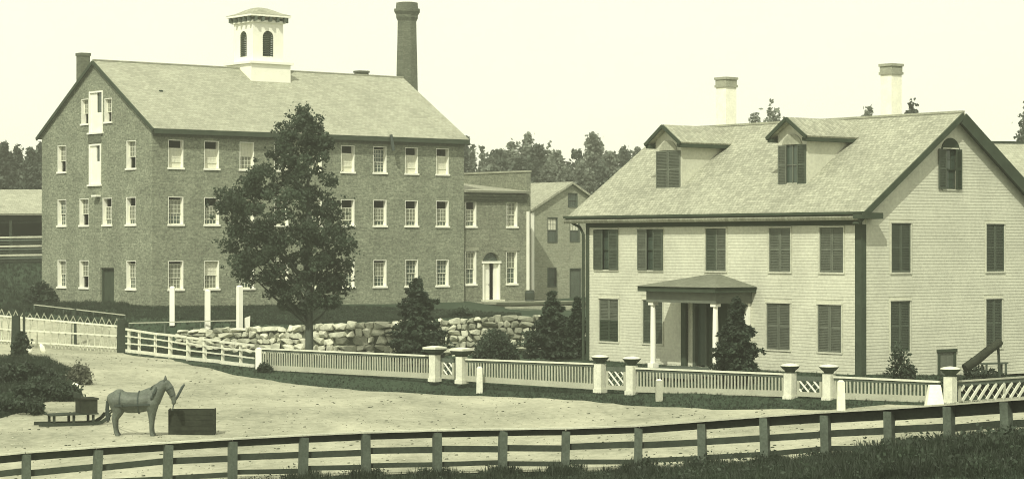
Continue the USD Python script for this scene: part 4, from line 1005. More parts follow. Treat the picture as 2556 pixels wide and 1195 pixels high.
for j, (v0, v1, h) in enumerate(((822, 862, 0.10), (838, 877, 0.06), (855, 893, 0.06), (874, 913, 0.15))):
    for k in range(4):
        f0, f1 = k / 4, (k + 1) / 4 - 0.003
        p0, p1 = RA + rd * rl * f0, RA + rd * rl * f1
        off = np.array([rd[1], -rd[0]]) * 0.09; dz = rng.uniform(-0.03, 0.03)
        b = B(); b.beam(np.array([*(p0 + off), rz(f0, v0, v1) + dz]) - base, np.array([*(p1 + off), rz(f1, v0, v1) - dz]) - base, 0.04, h); part(t, 'rail', b, 'old_white')
for u, d, vt, vb, w, lab in ((302, 112, 797, 884, 0.20, 'thick dark gatepost at the left end of the white rail fence'), (185, 116, 772, 862, 0.12, 'slender dark post in the middle of the rustic fence'),
                             (40, 104, 788, 888, 0.20, 'thick dark gatepost wrapped by a vine at the far left'), (60, 112, 770, 850, 0.07, 'thin dark post just behind the vine-wrapped gatepost')):
    p0, p1 = at(u, vb, d), at(u, vt, d)
    t = thing('dark_post', lab, 'post', (p0[0], p0[1], p0[2] - 0.2), rng.uniform(-15, 15))
    h = p1[2] - p0[2] + 0.2
    b = B(); b.hexa([(-w, -w, 0), (w, -w, 0), (w, w, 0), (-w, w, 0)], [(-w * .8, -w * .8, h), (w * .75, -w * .8, h + 0.02), (w * .75, w * .8, h + 0.03), (-w * .8, w * .8, h)]); part(t, 'shaft', b, 'board_dark')
# rustic fence with pointed pales
QA, QB = np.array(P2(-40, 114.0)), np.array(P2(300, 112.2))
base = np.array([QA[0], QA[1], 0.0]); qd = (QB - QA) / np.linalg.norm(QB - QA); ql = np.linalg.norm(QB - QA)
t = thing('rustic_fence', 'pale rustic fence of crossed pointed pales between the dark gateposts', 'fence', base)
def qz(f, v0, v1):
    p_ = QA + qd * ql * f
    return CAM_H - (v0 + (v1 - v0) * f - VH) / FPX * p_[1]
Wq = lambda f, z, off=0.0: np.array([*(QA + qd * ql * f + np.array([qd[1], -qd[0]]) * off), z]) - base
for v0, v1, h in ((784, 814, 0.08), (818, 838, 0.07), (846, 868, 0.07)):
    for k in range(4):
        b = B(); b.beam(Wq(k / 4, qz(k / 4, v0, v1), 0.05), Wq((k + 1) / 4 - 0.004, qz((k + 1) / 4, v0, v1), 0.05), 0.05, h); part(t, 'rail', b, 'old_white')
n = 19
for k in range(n):
    f = (k + 0.5) / n; df = 0.5 / n
    zt = qz(f, 770, 799) + rng.uniform(-0.08, 0.08); zm = qz(f, 787, 816); zb = qz(f, 856, 880)
    for sg in (-1, 1):
        b = B(); b.beam(Wq(f + sg * df * 0.95, zm), Wq(f, zt + rng.uniform(-0.05, 0.05)), 0.025, 0.035, up=(*qd, 0)); part(t, 'pale', b, 'stone_cap')
        if rng.random() < 0.6:
            b = B(); b.beam(Wq(f + sg * df * 0.95, zb), Wq(f - sg * df * 0.95 * rng.uniform(0.3, 1), zm), 0.03, 0.04, up=(*qd, 0)); part(t, 'brace', b, 'board_pale')
    b = B(); b.beam(Wq(f, zb), Wq(f, zm), 0.03, 0.06, up=(*qd, 0)); part(t, 'pale', b, 'board_pale')
# thin rail along the lawn edge
for nm, lab, (ua, va, da), (ub, vb, db) in (('lawn_rail', 'thin pale rail along the lawn below the mill gable', (85, 760, 127), (312, 786, 122)), ('lawn_rail', 'thin pale rail strung low between the three tall white posts', (322, 806, 121), (592, 799, 120.5))):
    a, c = at(ua, va, da), at(ub, vb, db)
    t = thing(nm, lab, 'rail', a)
    b = B(); b.beam((0, 0, 0), c - a, 0.05, 0.05); part(t, 'rail', b, 'fence_white')
    for f in (0.0, 0.33, 0.66, 1.0):
        q = (c - a) * f; b = B(); b.box(q[0] - 0.03, q[0] + 0.03, q[1] + 0.03, q[1] + 0.09, gz(a[0] + q[0], a[1] + q[1]) - a[2] - 0.2, q[2] + 0.02); part(t, 'post', b, 'board_grey')
# three tall white posts
for k, (u, vt, vb, d, lab) in enumerate(((430, 714, 798, 122.0, 'leftmost of the three tall white posts on the mill lawn'), (518, 723, 806, 121.0, 'middle one of the three tall white posts on the mill lawn'), (598, 712, 812, 120.0, 'tallest white post, nearest the maple, with a stub beside it'))):
    p0, p1 = at(u, vb, d), at(u, vt, d); h = p1[2] - p0[2] + 0.3
    t = thing('white_post', lab, 'post', (p0[0], p0[1], p0[2] - 0.3), 20 * k, group='tall white posts on the mill lawn')
    w = 0.125
    b = B(); b.box(-w, w, -w, w, 0, h - 0.05); part(t, 'shaft', b, 'white_paint')
    b = B(); b.hexa([(-w, -w, h - 0.05), (w, -w, h - 0.05), (w, w, h - 0.05), (-w, w, h - 0.05)], [(-0.05, -0.05, h), (0.05, -0.05, h), (0.05, 0.05, h), (-0.05, 0.05, h)]); part(t, 'head', b, 'white_paint')
p0 = at(617, 812, 120.3)
t = thing('post_stub', 'short broken white stub beside the tallest white post', 'stub', (p0[0], p0[1], p0[2] - 0.2), 25)
b = B(); b.hexa([(-0.11, -0.11, 0), (0.11, -0.11, 0), (0.11, 0.11, 0), (-0.11, 0.11, 0)], [(-0.12, -0.1, 0.62), (0.13, -0.1, 0.7), (0.13, 0.1, 0.66), (-0.12, 0.1, 0.58)]); part(t, 'stump', b, 'white_paint')

# ================================================================== near board fence
NF = [(-100, 1144, 61), (65, 1128, 61), (240, 1115, 61.2), (417, 1104, 61.4), (580, 1094, 61.6), (755, 1085, 61.8), (915, 1078, 62), (1092, 1073, 62), (1253, 1070, 62), (1410, 1068, 61.7), (1592, 1062, 61), (1754, 1050, 60), (1912, 1038, 58.8), (2063, 1028, 57.3), (2222, 1019, 55.7), (2372, 1009, 54), (2517, 998, 52.3), (2660, 988, 50.5)]
NT = [at(*c) for c in NF]
base = np.array([NT[0][0], NT[0][1], 0.0])
t = thing('board_fence', 'long dark board fence running across the whole foreground', 'fence', base)
for i, c in enumerate(NT):
    dvec = NT[min(i + 1, len(NT) - 1)][:2] - NT[max(i - 1, 0)][:2]; dvec /= np.linalg.norm(dvec)
    zb = gz(c[0], c[1]) - 0.3
    w = 0.105
    lean = rng.uniform(-0.06, 0.06)
    a = np.array([c[0], c[1], zb]); e = np.array([c[0] + lean, c[1], c[2] - 0.06 + rng.uniform(-0.02, 0.03)])
    b = B(); b.beam(a - base, e - base, w * 2, w * 2, up=(dvec[0] * .94 - dvec[1] * .34, dvec[1] * .94 + dvec[0] * .34, 0)); part(t, 'post', b, 'board_grey')
for i in range(len(NT) - 1):
    a, c = NT[i], NT[i + 1]; dv = (c - a)[:2]; dv /= np.linalg.norm(dv); off = np.array([dv[1], -dv[0], 0])
    e = 0.003 * np.array([dv[0], dv[1], 0])
    b = B(); b.beam(a + [0, 0, 0] + e - base, c - e - base, 0.24, 0.04); part(t, 'cap_board', b, 'board_pale')  # pale colour paints the sun caught along the top edge
    sag = rng.uniform(-0.012, 0.012)
    th_ = float(np.interp(NF[i][0], [0, 700, 1300, 1700, 2200], [0.21, 0.20, 0.17, 0.20, 0.27]))
    for j, (dz, h) in enumerate(((-0.02 - th_ / 2, th_), (-0.53, 0.17), (-0.93, 0.13))):
        jit = rng.uniform(-0.04, 0.04, 2) if j else (0, 0)
        b = B(); b.beam(a + np.array([0, 0, dz + jit[0]]) - off * 0.125 + e - base, c + np.array([0, 0, dz + jit[1]]) - off * 0.125 - e - base, 0.035, h); part(t, 'board', b, 'board_dark')

# ================================================================== trough, pole, horse, cart
p = at(480, 1083, 73.6); tz_ = gz(p[0], p[1])
t = thing('water_trough', 'dark plank watering trough standing on the road by the horse', 'trough', (p[0], p[1], tz_ - 0.02), 4)
for k in range(5):
    b = B(); b.hexa([(-0.68, -0.36 - 0.0, 0.165 * k), (0.67, -0.36, 0.165 * k), (0.67, -0.32, 0.165 * k), (-0.68, -0.32, 0.165 * k)], [(-0.69, -0.36 - 0.01, 0.165 * k + 0.16), (0.70, -0.37, 0.165 * k + 0.16), (0.70, -0.33, 0.165 * k + 0.16), (-0.69, -0.33, 0.165 * k + 0.16)]); part(t, 'plank', b, 'wet_wood')
    b = B(); b.box(-0.68, 0.68, 0.32, 0.36, 0.165 * k, 0.165 * k + 0.16); part(t, 'plank', b, 'wet_wood')
for x in (-1, 1):
    b = B(); b.box(x * 0.69, x * 0.73, -0.38, 0.37, 0.0, 0.84); part(t, 'end_board', b, 'wet_wood')
b = B(); b.box(-0.67, 0.67, -0.31, 0.31, 0.1, 0.7); part(t, 'water', b, 'glass')
p2 = at(427, 1012, 73.4)
t = thing('leaning_pole', 'thin dark pole leaning out of the watering trough', 'pole', (p2[0], p2[1], p2[2] - 0.5))
b = B(); b.tube([(-0.06, 0.25, -0.1), (0.04, 0.23, 0.5), (0.17, 0.21, 0.78), (0.33, 0.19, 1.08), (0.4, 0.18, 1.17)], [0.018, 0.02, 0.045, 0.045, 0.03], 7); part(t, 'shaft', b, 'iron')

def hulls(bones, edge=0.05, it=8):
    """bones: ((x,y,z,r),(x,y,z,r)) pairs joined into one smooth body"""
    ms = []
    for a, c in bones:
        pa = m3.Manifold.sphere(a[3], 20).translate(tuple(map(float, a[:3]))); pc = m3.Manifold.sphere(c[3], 20).translate(tuple(map(float, c[:3])))
        ms.append(m3.Manifold.batch_hull([pa, pc]))
    m = m3.Manifold.batch_boolean(ms, m3.OpType.Add).refine_to_length(edge)
    g_ = m.to_mesh(); tm = trimesh.Trimesh(np.array(g_.vert_properties[:, :3]), np.array(g_.tri_verts))
    trimesh.smoothing.filter_taubin(tm, lamb=0.5, nu=0.53, iterations=it)
    return np.array(tm.vertices), np.array(tm.faces)
ph = at(338, 1094, 72.6)
hz = gz(ph[0], ph[1])
horse = thing('horse', 'dark horse facing right with its head bent towards the watering trough', 'horse', (ph[0], ph[1], hz))
S = 1.0
bones = []
def chain(*p_):
    for a, c in zip(p_, p_[1:]):
        bones.append((a, c))
chain((-0.55, 0, 1.13, .31), (-0.25, 0, 1.07, .33), (0.12, 0, 1.07, .33), (0.45, 0, 1.13, .32))            # barrel
chain((-0.70, 0, 1.18, .2), (-0.5, 0, 1.29, .2)); chain((0.45, 0, 1.15, .3), (0.50, 0, 1.38, .16), (0.2, 0, 1.28, .16))      # rump, withers
chain((0.55, 0, 1.18, .27), (0.72, 0, 1.44, .21), (0.86, 0, 1.60, .165), (0.97, 0, 1.66, .13))            # neck
chain((0.97, 0, 1.66, .125), (1.06, 0, 1.52, .14), (1.15, 0, 1.32, .10), (1.20, 0, 1.13, .075), (1.205, 0, 1.06, .07))  # head
for sg in (-1, 1):
    y = 0.16 * sg
    chain((-0.58, y * .8, 1.08, .25), (-0.52, y, 0.80, .15), (-0.64, y, 0.55, .085), (-0.61, y, 0.28, .055), (-0.58, y, 0.12, .058), (-0.54, y, 0.03, .068))
    chain((0.5, y * .8, 1.03, .22), (0.52, y, 0.78, .115), (0.52, y, 0.48, .07), (0.515, y, 0.25, .05), (0.53, y, 0.11, .054), (0.56, y, 0.03, .065))
v, f = hulls(bones, 0.04)
v = v + (meshkit.fbm(v * 5.0, 3, 4)[:, None] - 0.5) * 0.05 * (v - v.mean(0)) / np.linalg.norm(v - v.mean(0), axis=1, keepdims=True)
part(horse, 'body', (v, f), 'horse_coat', smooth=True)
for sg in (-1, 1):
    b = B(); b.lathe((0.94, 0.07 * sg, 1.74), [(0.035, 0.0), (0.04, 0.06), (0.005, 0.17)], 6); part(horse, 'ear', b, 'horse_coat')
    v_, f_ = hulls([((1.08, 0.12 * sg, 1.53, .02), (1.09, 0.12 * sg, 1.525, .02))], 0.03, 1); part(horse, 'eye', (v_, f_), 'mane')
b = B()
for k in range(34):
    f_ = k / 33; c = np.array([0.50, 0, 1.53]) * (1 - f_) + np.array([0.95, 0, 1.79]) * f_
    sd_ = rng.uniform(-0.02, 0.02)
    b.tube([c + [0, 0.0, 0.015], c + [-0.03, -0.1 + sd_, -0.06], c + [-0.05 + sd_, -0.15, -0.2 + sd_]], [0.02, 0.018, 0.006], 4)
part(horse, 'mane', b, 'mane')
b = B()
for k in range(18):
    j = rng.uniform(-0.04, 0.04, 3)
    b.tube([(-0.80, 0, 1.24), (-0.87 + j[0] * .5, j[1] * .5, 1.1), (-0.89 + j[0], j[1], 0.85), (-0.86 + j[0] * 2, j[1] * 1.5, 0.5 + j[2] * 2)], [0.03, 0.035, 0.03, 0.008], 5)
part(horse, 'tail', b, 'mane')
for x, ry, rz_, zc in ((0.12, 0.345, 0.355, 1.07), (-0.45, 0.34, 0.33, 1.09)):
    a_ = np.linspace(0, 2 * np.pi, 25)
    b = B(); b.tube([(x, ry * math.cos(q_), zc + rz_ * math.sin(q_)) for q_ in a_], 0.018, 5, cap=False); part(horse, 'strap', b, 'iron')
for x, z, rad in ((1.155, 1.28, 0.115), (1.06, 1.50, 0.15)):
    a_ = np.linspace(0, 2 * np.pi, 17)
    b = B(); b.tube([(x + rad * 0.9 * math.cos(q_) * 0.95, rad * math.sin(q_), z + rad * 0.45 * math.cos(q_)) for q_ in a_], 0.012, 5, cap=False); part(horse, 'bridle', b, 'iron')
b = B()
hc = np.linspace(0, 2 * np.pi, 17)
b.tube([(0.56 + 0.15 * math.sin(a) * 1.0, 0.30 * math.cos(a), 1.22 + 0.36 * math.sin(a)) for a in hc], 0.045, 6, cap=False); part(horse, 'collar', b, 'mane')
for sg in (-1, 1):
    b = B(); b.beam((0.5, 0.36 * sg, 1.02), (-0.6, 0.36 * sg, 0.98), 0.02, 0.05); part(horse, 'trace', b, 'mane')
# sled
sa, sb = at(95, 1068, 75.8), at(238, 1056, 76.6)
sv = (sb - sa)[:2]; sl_ = np.linalg.norm(sv); srot = math.degrees(math.atan2(sv[1], sv[0]))
sled = thing('sled', 'low dark work sled with a seat box hitched behind the horse', 'sled', (sa[0], sa[1], gz(sa[0], sa[1])), srot)
for y in (-0.34, 0.34):
    b = B()
    rp_ = [(-0.05, y, 0.09), (sl_ - 0.2, y, 0.06), (sl_ + 0.1, y, 0.10), (sl_ + 0.3, y, 0.22), (sl_ + 0.42, y, 0.36)]
    for a, c in zip(rp_, rp_[1:]):
        b.beam(a, c, 0.06, 0.11)
    part(sled, 'runner', b, 'board_dark')
    for x in (0.45, 1.1, 1.75):
        b = B(); b.box(x - 0.04, x + 0.04, y - 0.03, y + 0.03, 0.12, 0.36); part(sled, 'stanchion', b, 'board_dark')
for k in range(5):
    b = B(); b.beam((0.3 + 0.03 * (k % 2), -0.36 + 0.18 * k, 0.38), (sl_ + 0.02 * (k % 3), -0.36 + 0.18 * k, 0.40), 0.174, 0.04); part(sled, 'deck_board', b, 'board_dark')
b = B(); b.box(sl_ - 0.58, sl_ - 0.02, -0.36, 0.36, 0.42, 0.86); b.box(sl_ - 0.62, sl_ + 0.02, -0.4, 0.4, 0.86, 0.91); part(sled, 'seat_box', b, 'wet_wood')
b = B(); b.box(sl_ - 0.64, sl_ - 0.58, -0.38, 0.38, 0.91, 1.08); part(sled, 'seat_back', b, 'board_dark')
cr, sr = math.cos(math.radians(srot)), math.sin(math.radians(srot))
for sg in (-1, 1):
    hp = np.array([ph[0] - 0.35 - sa[0], ph[1] + 0.4 * sg - sa[1]]); hl = np.array([hp[0] * cr + hp[1] * sr, -hp[0] * sr + hp[1] * cr])
    b = B(); b.tube([(sl_ + 0.35, 0.3 * sg, 0.34), ((sl_ + hl[0]) / 2 + 0.1, (0.3 * sg + hl[1]) / 2, 0.62), (hl[0], hl[1], 0.96)], [0.03, 0.028, 0.024], 6); part(sled, 'shaft', b, 'board_dark')

# ================================================================== yard things right of the house
a, c = at(2408, 918, 79.6), at(2497, 852, 80.2)
t = thing('leaning_pipe', 'thick round dark wooden pipe leaning up from behind the last fence post', 'pipe', (a[0], a[1], a[2]))
d_ = c - a
b = B(); b.tube([(0, 0, 0), d_ * 0.3 + [0.02, 0, -0.02], d_ * 0.65, d_], [0.15, 0.165, 0.15, 0.13], 10); part(t, 'log', b, 'wet_wood', smooth=50)
b = B(); q = d_ * 0.95; b.beam((q[0], q[1] + 0.1, q[2]), (q[0] + 0.1, q[1] + 0.1, gz(a[0] + q[0], a[1] + q[1]) - a[2] - 0.1), 0.08, 0.08, up=(1, 0, 0)); part(t, 'leg', b, 'board_dark')
a = at(2452, 890, 86.5); gz_ = gz(a[0], a[1]) + 0.12
t = thing('bench', 'low grey bench against the house gable behind the leaning pipe', 'bench', (a[0], a[1], gz_), 30)
b = B(); b.box(0, 1.15, -0.15, 0.15, 0.42, 0.48); part(t, 'seat', b, 'board_grey')
for x in (0.1, 1.05):
    for y in (-0.12, 0.12):
        b = B(); b.box(x - 0.03, x + 0.03, y - 0.03, y + 0.03, 0, 0.42); part(t, 'leg', b, 'board_grey')

# pale stones at the left fence
for u, v, d, sx, sz, lab in ((66, 850, 106, 0.28, 0.5, 'pale slanting stone beside the vine-wrapped gatepost'), (106, 848, 110, 0.13, 0.5, 'narrow upright pale stone at the foot of the rustic fence'), (190, 958, 88, 0.17, 0.36, 'bright rounded white stone at the edge of the dark bushes')):
    p0 = at(u, v, d); zb = gz(p0[0], p0[1])
    t = thing('pale_stone', lab, 'stone', (p0[0], p0[1], zb))
    u_ = rng.normal(size=(40, 3)); u_ /= np.linalg.norm(u_, axis=1, keepdims=True)
    u_ *= [sx, sx * 0.8, sz / 2]; u_[:, 2] += sz * 0.45; u_[:, 0] -= (u_[:, 2] - sz * .4) * 0.35
    h = trimesh.convex.convex_hull(u_); part(t, 'boulder', (np.array(h.vertices), np.array(h.faces)), 'whitewash', smooth=45)

# ================================================================== trees and bushes
def leaf_quads(c, size, r, flat=0.0, aspect=1.5):
    n = len(c)
    a = r.normal(size=(n, 3)); a[:, 2] *= (1 - flat); a /= np.linalg.norm(a, axis=1, keepdims=True)
    e = r.normal(size=(n, 3)); e -= a * (a * e).sum(1, keepdims=True); e /= np.linalg.norm(e, axis=1, keepdims=True)
    s = size * r.uniform(0.6, 1.3, (n, 1))
    a = a * s * aspect / 2; e = e * s / 2
    v = np.stack([c - a, c + e * 0.9 - a * 0.1, c + a, c - e * 0.9 - a * 0.1], 1).reshape(-1, 3)
    f = (np.arange(n)[:, None] * 4 + np.array([0, 1, 2, 3])[None])
    return v, np.vstack([f[:, [0, 1, 2]], f[:, [0, 2, 3]]])
def blob_points(centres, radii, n, r, squash=0.75):
    k = r.choice(len(centres), n, p=radii ** 2 / (radii ** 2).sum())
    u = r.normal(size=(n, 3)); u /= np.linalg.norm(u, axis=1, keepdims=True)
    rr = radii[k][:, None] * (1 - 0.55 * r.random((n, 1)) ** 2)
    return centres[k] + u * rr * np.array([1, 1, squash])
def crown_tree(name, label, cat, base, H, prof, nblob, br, nleaf, lsize, leaf, seed, trunk_r, trunk_to, group=None, limbs=7, bark='bark', gaps=0.0, depth=0.85):
    """prof: (height fraction, left, right) silhouette table in metres about the trunk axis"""
    r = np.random.default_rng(seed)
    t = thing(name, label, cat, base, group=group)
    hf = np.array([p_[0] for p_ in prof]); lf = np.array([p_[1] for p_ in prof]); rt = np.array([p_[2] for p_ in prof])
    cs, rs = [], []
    area = np.maximum(np.interp(np.linspace(hf[0], hf[-1], 200), hf, rt - lf), 0.05)
    cdf = np.cumsum(area); cdf /= cdf[-1]
    tries = 0
    while len(cs) < nblob and tries < nblob * 20:
        tries += 1
        h = np.interp(r.random(), cdf, np.linspace(hf[0], hf[-1], 200))
        l_, r_ = np.interp(h, hf, lf), np.interp(h, hf, rt); c, w = (l_ + r_) / 2, (r_ - l_) / 2
        rad = min(br * r.uniform(0.55, 1.25), max(w * 0.9, 0.12))
        q_ = r.normal(size=2); q_ /= np.linalg.norm(q_); q_ *= r.random() ** 0.35 * max(w - rad * 0.75, 0.02)
        cs.append((c + q_[0], q_[1] * depth, h * H)); rs.append(rad)
    for k in range(nblob // 6):
        h = r.uniform(hf[0] + 0.02, min(hf[-1], 1.0)); l_, r_ = np.interp(h, hf, lf), np.interp(h, hf, rt); c, w = (l_ + r_) / 2, (r_ - l_) / 2
        a = r.uniform(0, 2 * np.pi); e = w + br * r.uniform(-0.3, 0.45)
        cs.append((c + math.cos(a) * e, math.sin(a) * e * depth, h * H)); rs.append(br * r.uniform(0.2, 0.42))
    cs, rs = np.array(cs), np.array(rs)
    b = B(); lean = r.uniform(-0.1, 0.1)
    top = trunk_to * H
    b.tube([(0, 0, -0.3), (0, 0, 0.15), (lean * .3, 0, top * 0.35), (lean, 0, top * 0.7), (lean, 0, top)], [trunk_r * 1.35, trunk_r, trunk_r * 0.85, trunk_r * 0.55, trunk_r * 0.12], 8)
    tr = part(t, 'trunk', b, bark, smooth=60)
    order = np.argsort(-rs)[:limbs * 3][::3] if limbs else []
    for k in order:
        e = cs[k]; z0 = max(prof[0][0] * H * 0.75, e[2] - np.hypot(e[0], e[1]) * 0.9 - 0.5); z0 = min(z0, top * 0.95)
        s_ = np.array([lean * z0 / top, 0, z0]); b = B(); mid = (s_ + e) / 2 + np.array([0, 0, -0.1 * H * 0.1])
        b.tube([s_, mid, e], [trunk_r * 0.42, trunk_r * 0.28, trunk_r * 0.08], 5); part(t, 'limb', b, bark)
    c = blob_points(cs, rs, nleaf, r)
    st = r.random(len(c)) < 0.12
    c[st] += r.normal(size=(st.sum(), 3)) * br * 0.5
    v, f = leaf_quads(c, lsize, r)
    part(t, 'crown', (v, f), leaf)
    return t
# the maple before the mill
mb = on_ground(772, 106.0)
PXM = 106.0 / FPX
MH = (872 - 248) * PXM
mp = [(745, 735, 812), (715, 690, 850), (690, 648, 868), (660, 592, 880), (625, 562, 888), (575, 550, 892), (545, 556, 872), (515, 548, 864), (485, 530, 862), (455, 540, 858), (425, 568, 850), (395, 606, 842), (375, 628, 838), (350, 664, 832), (325, 684, 828), (295, 690, 820), (270, 698, 808), (250, 710, 795), (226, 730, 775)]
mp = [((872 - v) / (872 - 248), (l_ - 778) * PXM * 1.03, (r_ - 766) * PXM * 1.03) for v, l_, r_ in mp]
crown_tree('maple_tree', 'large dark bushy maple standing before the mill front', 'tree', (mb[0], mb[1], mb[2]), MH, mp, 330, 0.38, 36000, 0.11, 'maple_leaf', 11, 0.19, 0.86, limbs=16, depth=0.8)

def conifer(name, label, u, vb, vt, wpx, d, seed, leaf='spruce_needle', n=7000, size=0.11, rag=0.25, zbase=None, lean=0.0, power=0.8):
    r = np.random.default_rng(seed)
    p0 = at(u, vb, d); zb = gz(p0[0], p0[1]) if zbase is None else zbase
    H = at(u, vt, d)[2] - zb; W = wpx * d / FPX / 2
    t = thing(name, label, 'tree', (p0[0], p0[1], zb))
    b = B(); b.tube([(0, 0, -0.2), (0, 0, H * 0.5), (lean, 0, H * 0.97)], [0.10 + 0.01 * H, 0.07, 0.012], 7); part(t, 'trunk', b, 'bark')
    pts = []
    levels = int(H / 0.22)
    for k in range(levels):
        f = k / levels; z = 0.12 * H * (1 - f) + f * H * 0.99; rad = W * ((1 - f) ** power) * (0.7 + 0.55 * r.random())
        if f < 0.1: rad *= 0.8 + f * 2
        nb = max(4, int(9 * (1 - f) + 3))
        for j in range(nb):
            a = 2 * math.pi * (j + r.random()) / nb; L_ = rad * r.uniform(1 - rag, 1 + rag * 0.7)
            m_ = max(4, int(n / levels / nb * (0.5 + (1 - f))))
            s_ = r.random(m_) ** 0.65
            x = L_ * s_; zz = z - 0.28 * L_ * s_ + 0.16 * L_ * s_ ** 2
            sp = 0.13 * L_ * (1.25 - s_) + 0.02
            pts.append(np.c_[x * math.cos(a) + r.normal(size=m_) * sp, x * math.sin(a) + r.normal(size=m_) * sp, zz + r.normal(size=m_) * 0.05])
    c = np.vstack(pts); c[:, 0] += lean * c[:, 2] / H
    v, f = leaf_quads(c, size, r, flat=0.3, aspect=1.9)
    part(t, 'crown', (v, f), leaf)
conifer('spruce_tree', 'dense dark spruce before the stone wall beside the flat-capped gate', 1042, 892, 688, 150, 104, 21, n=11000, size=0.125, rag=0.3, power=0.5)
conifer('fir_tree', 'pointed dark fir between the stone wall and the left corner of the house', 1378, 890, 720, 190, 101, 22, n=9000, size=0.115, rag=0.35, power=1.0)
conifer('fir_tree', 'narrow fir hugging the left corner of the white house', 1440, 890, 735, 70, 98.5, 23, n=5000, size=0.11, rag=0.4)
conifer('porch_spruce', 'dark young spruce crowding the right side of the porch', 1838, 917, 735, 140, 86.0, 24, n=11000, size=0.095, rag=0.25, power=0.75)

def bush(name, label, u, vb, vt, wpx, d, seed, leaf='bush_leaf', n=3000, size=0.10, squash=None, zoff=0.0, loc=None):
    r = np.random.default_rng(seed)
    p0 = at(u, vb, d); zb = gz(p0[0], p0[1]) + zoff
    H = max(at(u, vt, d)[2] - zb, 0.25); W = wpx * d / FPX / 2
    t = thing(name, label, 'bush', (p0[0], p0[1], zb))
    k = 60
    x = r.uniform(-1, 1, k) * W * 0.92; prof = (1 - 0.75 * np.abs(x / W) ** 1.6) * (0.75 + 0.35 * meshkit.noise(np.c_[x * 1.7, np.full(k, seed * 3.7), np.zeros(k)], seed))
    cs = np.c_[x, r.uniform(-0.6, 0.6, k) * min(W, 1.2), H * prof * r.uniform(0.1, 0.85, k)]
    rs = np.minimum(H * r.uniform(0.12, 0.30, k), W * 0.5)
    b = B()
    for j in range(5):
        b.tube([(cs[j, 0] * 0.5 + r.uniform(-.1, .1), r.uniform(-.1, .1), -0.1), cs[j] * [0.8, 0.6, 0.6], cs[j]], [0.025, 0.018, 0.006], 5)
    part(t, 'stem', b, 'bark')
    c = blob_points(cs, rs, n, r, 0.9); st = r.random(len(c)) < 0.2; c[st] += r.normal(size=(st.sum(), 3)) * 0.1; c = c[c[:, 2] > -0.02]
    v, f = leaf_quads(c, size, r)
    part(t, 'foliage', (v, f), leaf)
bush('bush', 'leafy bush against the stone wall between spruce and fir', 1238, 893, 800, 88, 104, 31, n=5000)
bush('bush', 'small leafy shrub under the lower gable window', 2248, 905, 825, 58, 82.8, 32, n=800)
bush('bush', 'dark shrub at the left foot of the mill gable', 102, 762, 702, 66, 139.5, 33, n=3000, size=0.14)
bush('bush', 'upper dark bush patch at the left edge of the road', 30, 962, 903, 230, 90, 34, n=10000)
bush('bush', 'dark rounded bush on the road edge beside the white stone', 112, 1000, 938, 165, 84, 35, n=11000)
bush('bush', 'lower dark bush patch sloping down at the left edge', 10, 1040, 985, 220, 79.5, 36, n=10000)
bush('bush', 'greyish dry bush just behind the white stone', 200, 938, 902, 46, 91, 37, leaf='dry_leaf', n=2500)
bush('bush', 'vine tangle wrapped round the far left gatepost', 52, 886, 812, 34, 103.6, 38, n=1500)
bush('bush', 'low dark hedge strip along the foot of the house gable', 2440, 936, 914, 230, 81.5, 39, n=6000)
bush('bush', 'low bushy growth on the stone wall before the platform', 1150, 802, 770, 60, 117.5, 40, n=2000)
bush('bush', 'weedy clump at the end post of the picket fence', 660, 930, 905, 30, 99.2, 41, n=900)
bush('bush', 'dark shrub between the two firs', 1418, 893, 800, 60, 102, 42, n=3000)
for k, (u, vt, w) in enumerate(((2330, 1118, 150), (2480, 1092, 170), (2560, 1085, 130))):
    pass

# distant trees: (centre u, top v, width px, distance, shape)
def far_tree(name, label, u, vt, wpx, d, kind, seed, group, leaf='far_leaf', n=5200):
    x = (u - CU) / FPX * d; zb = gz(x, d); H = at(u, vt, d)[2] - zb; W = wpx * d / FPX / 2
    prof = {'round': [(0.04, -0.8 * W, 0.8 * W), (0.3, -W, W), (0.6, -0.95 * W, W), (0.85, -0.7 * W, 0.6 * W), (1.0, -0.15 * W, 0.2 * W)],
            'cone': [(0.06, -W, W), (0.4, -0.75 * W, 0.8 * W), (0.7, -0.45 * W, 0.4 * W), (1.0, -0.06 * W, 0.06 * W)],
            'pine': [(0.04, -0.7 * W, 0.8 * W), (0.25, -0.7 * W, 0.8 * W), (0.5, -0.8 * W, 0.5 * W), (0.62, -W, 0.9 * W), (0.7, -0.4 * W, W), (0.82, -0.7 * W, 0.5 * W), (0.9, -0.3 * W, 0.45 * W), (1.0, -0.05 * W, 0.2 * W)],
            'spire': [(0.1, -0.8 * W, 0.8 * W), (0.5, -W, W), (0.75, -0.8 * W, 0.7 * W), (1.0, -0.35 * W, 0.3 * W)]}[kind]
    crown_tree(name, label, 'tree', (x, d, zb), H, prof, 150, min(W * 0.32, 0.7), n, d * 0.0013, leaf, seed, 0.16 + 0.01 * H, 0.92, group=group, limbs=3)
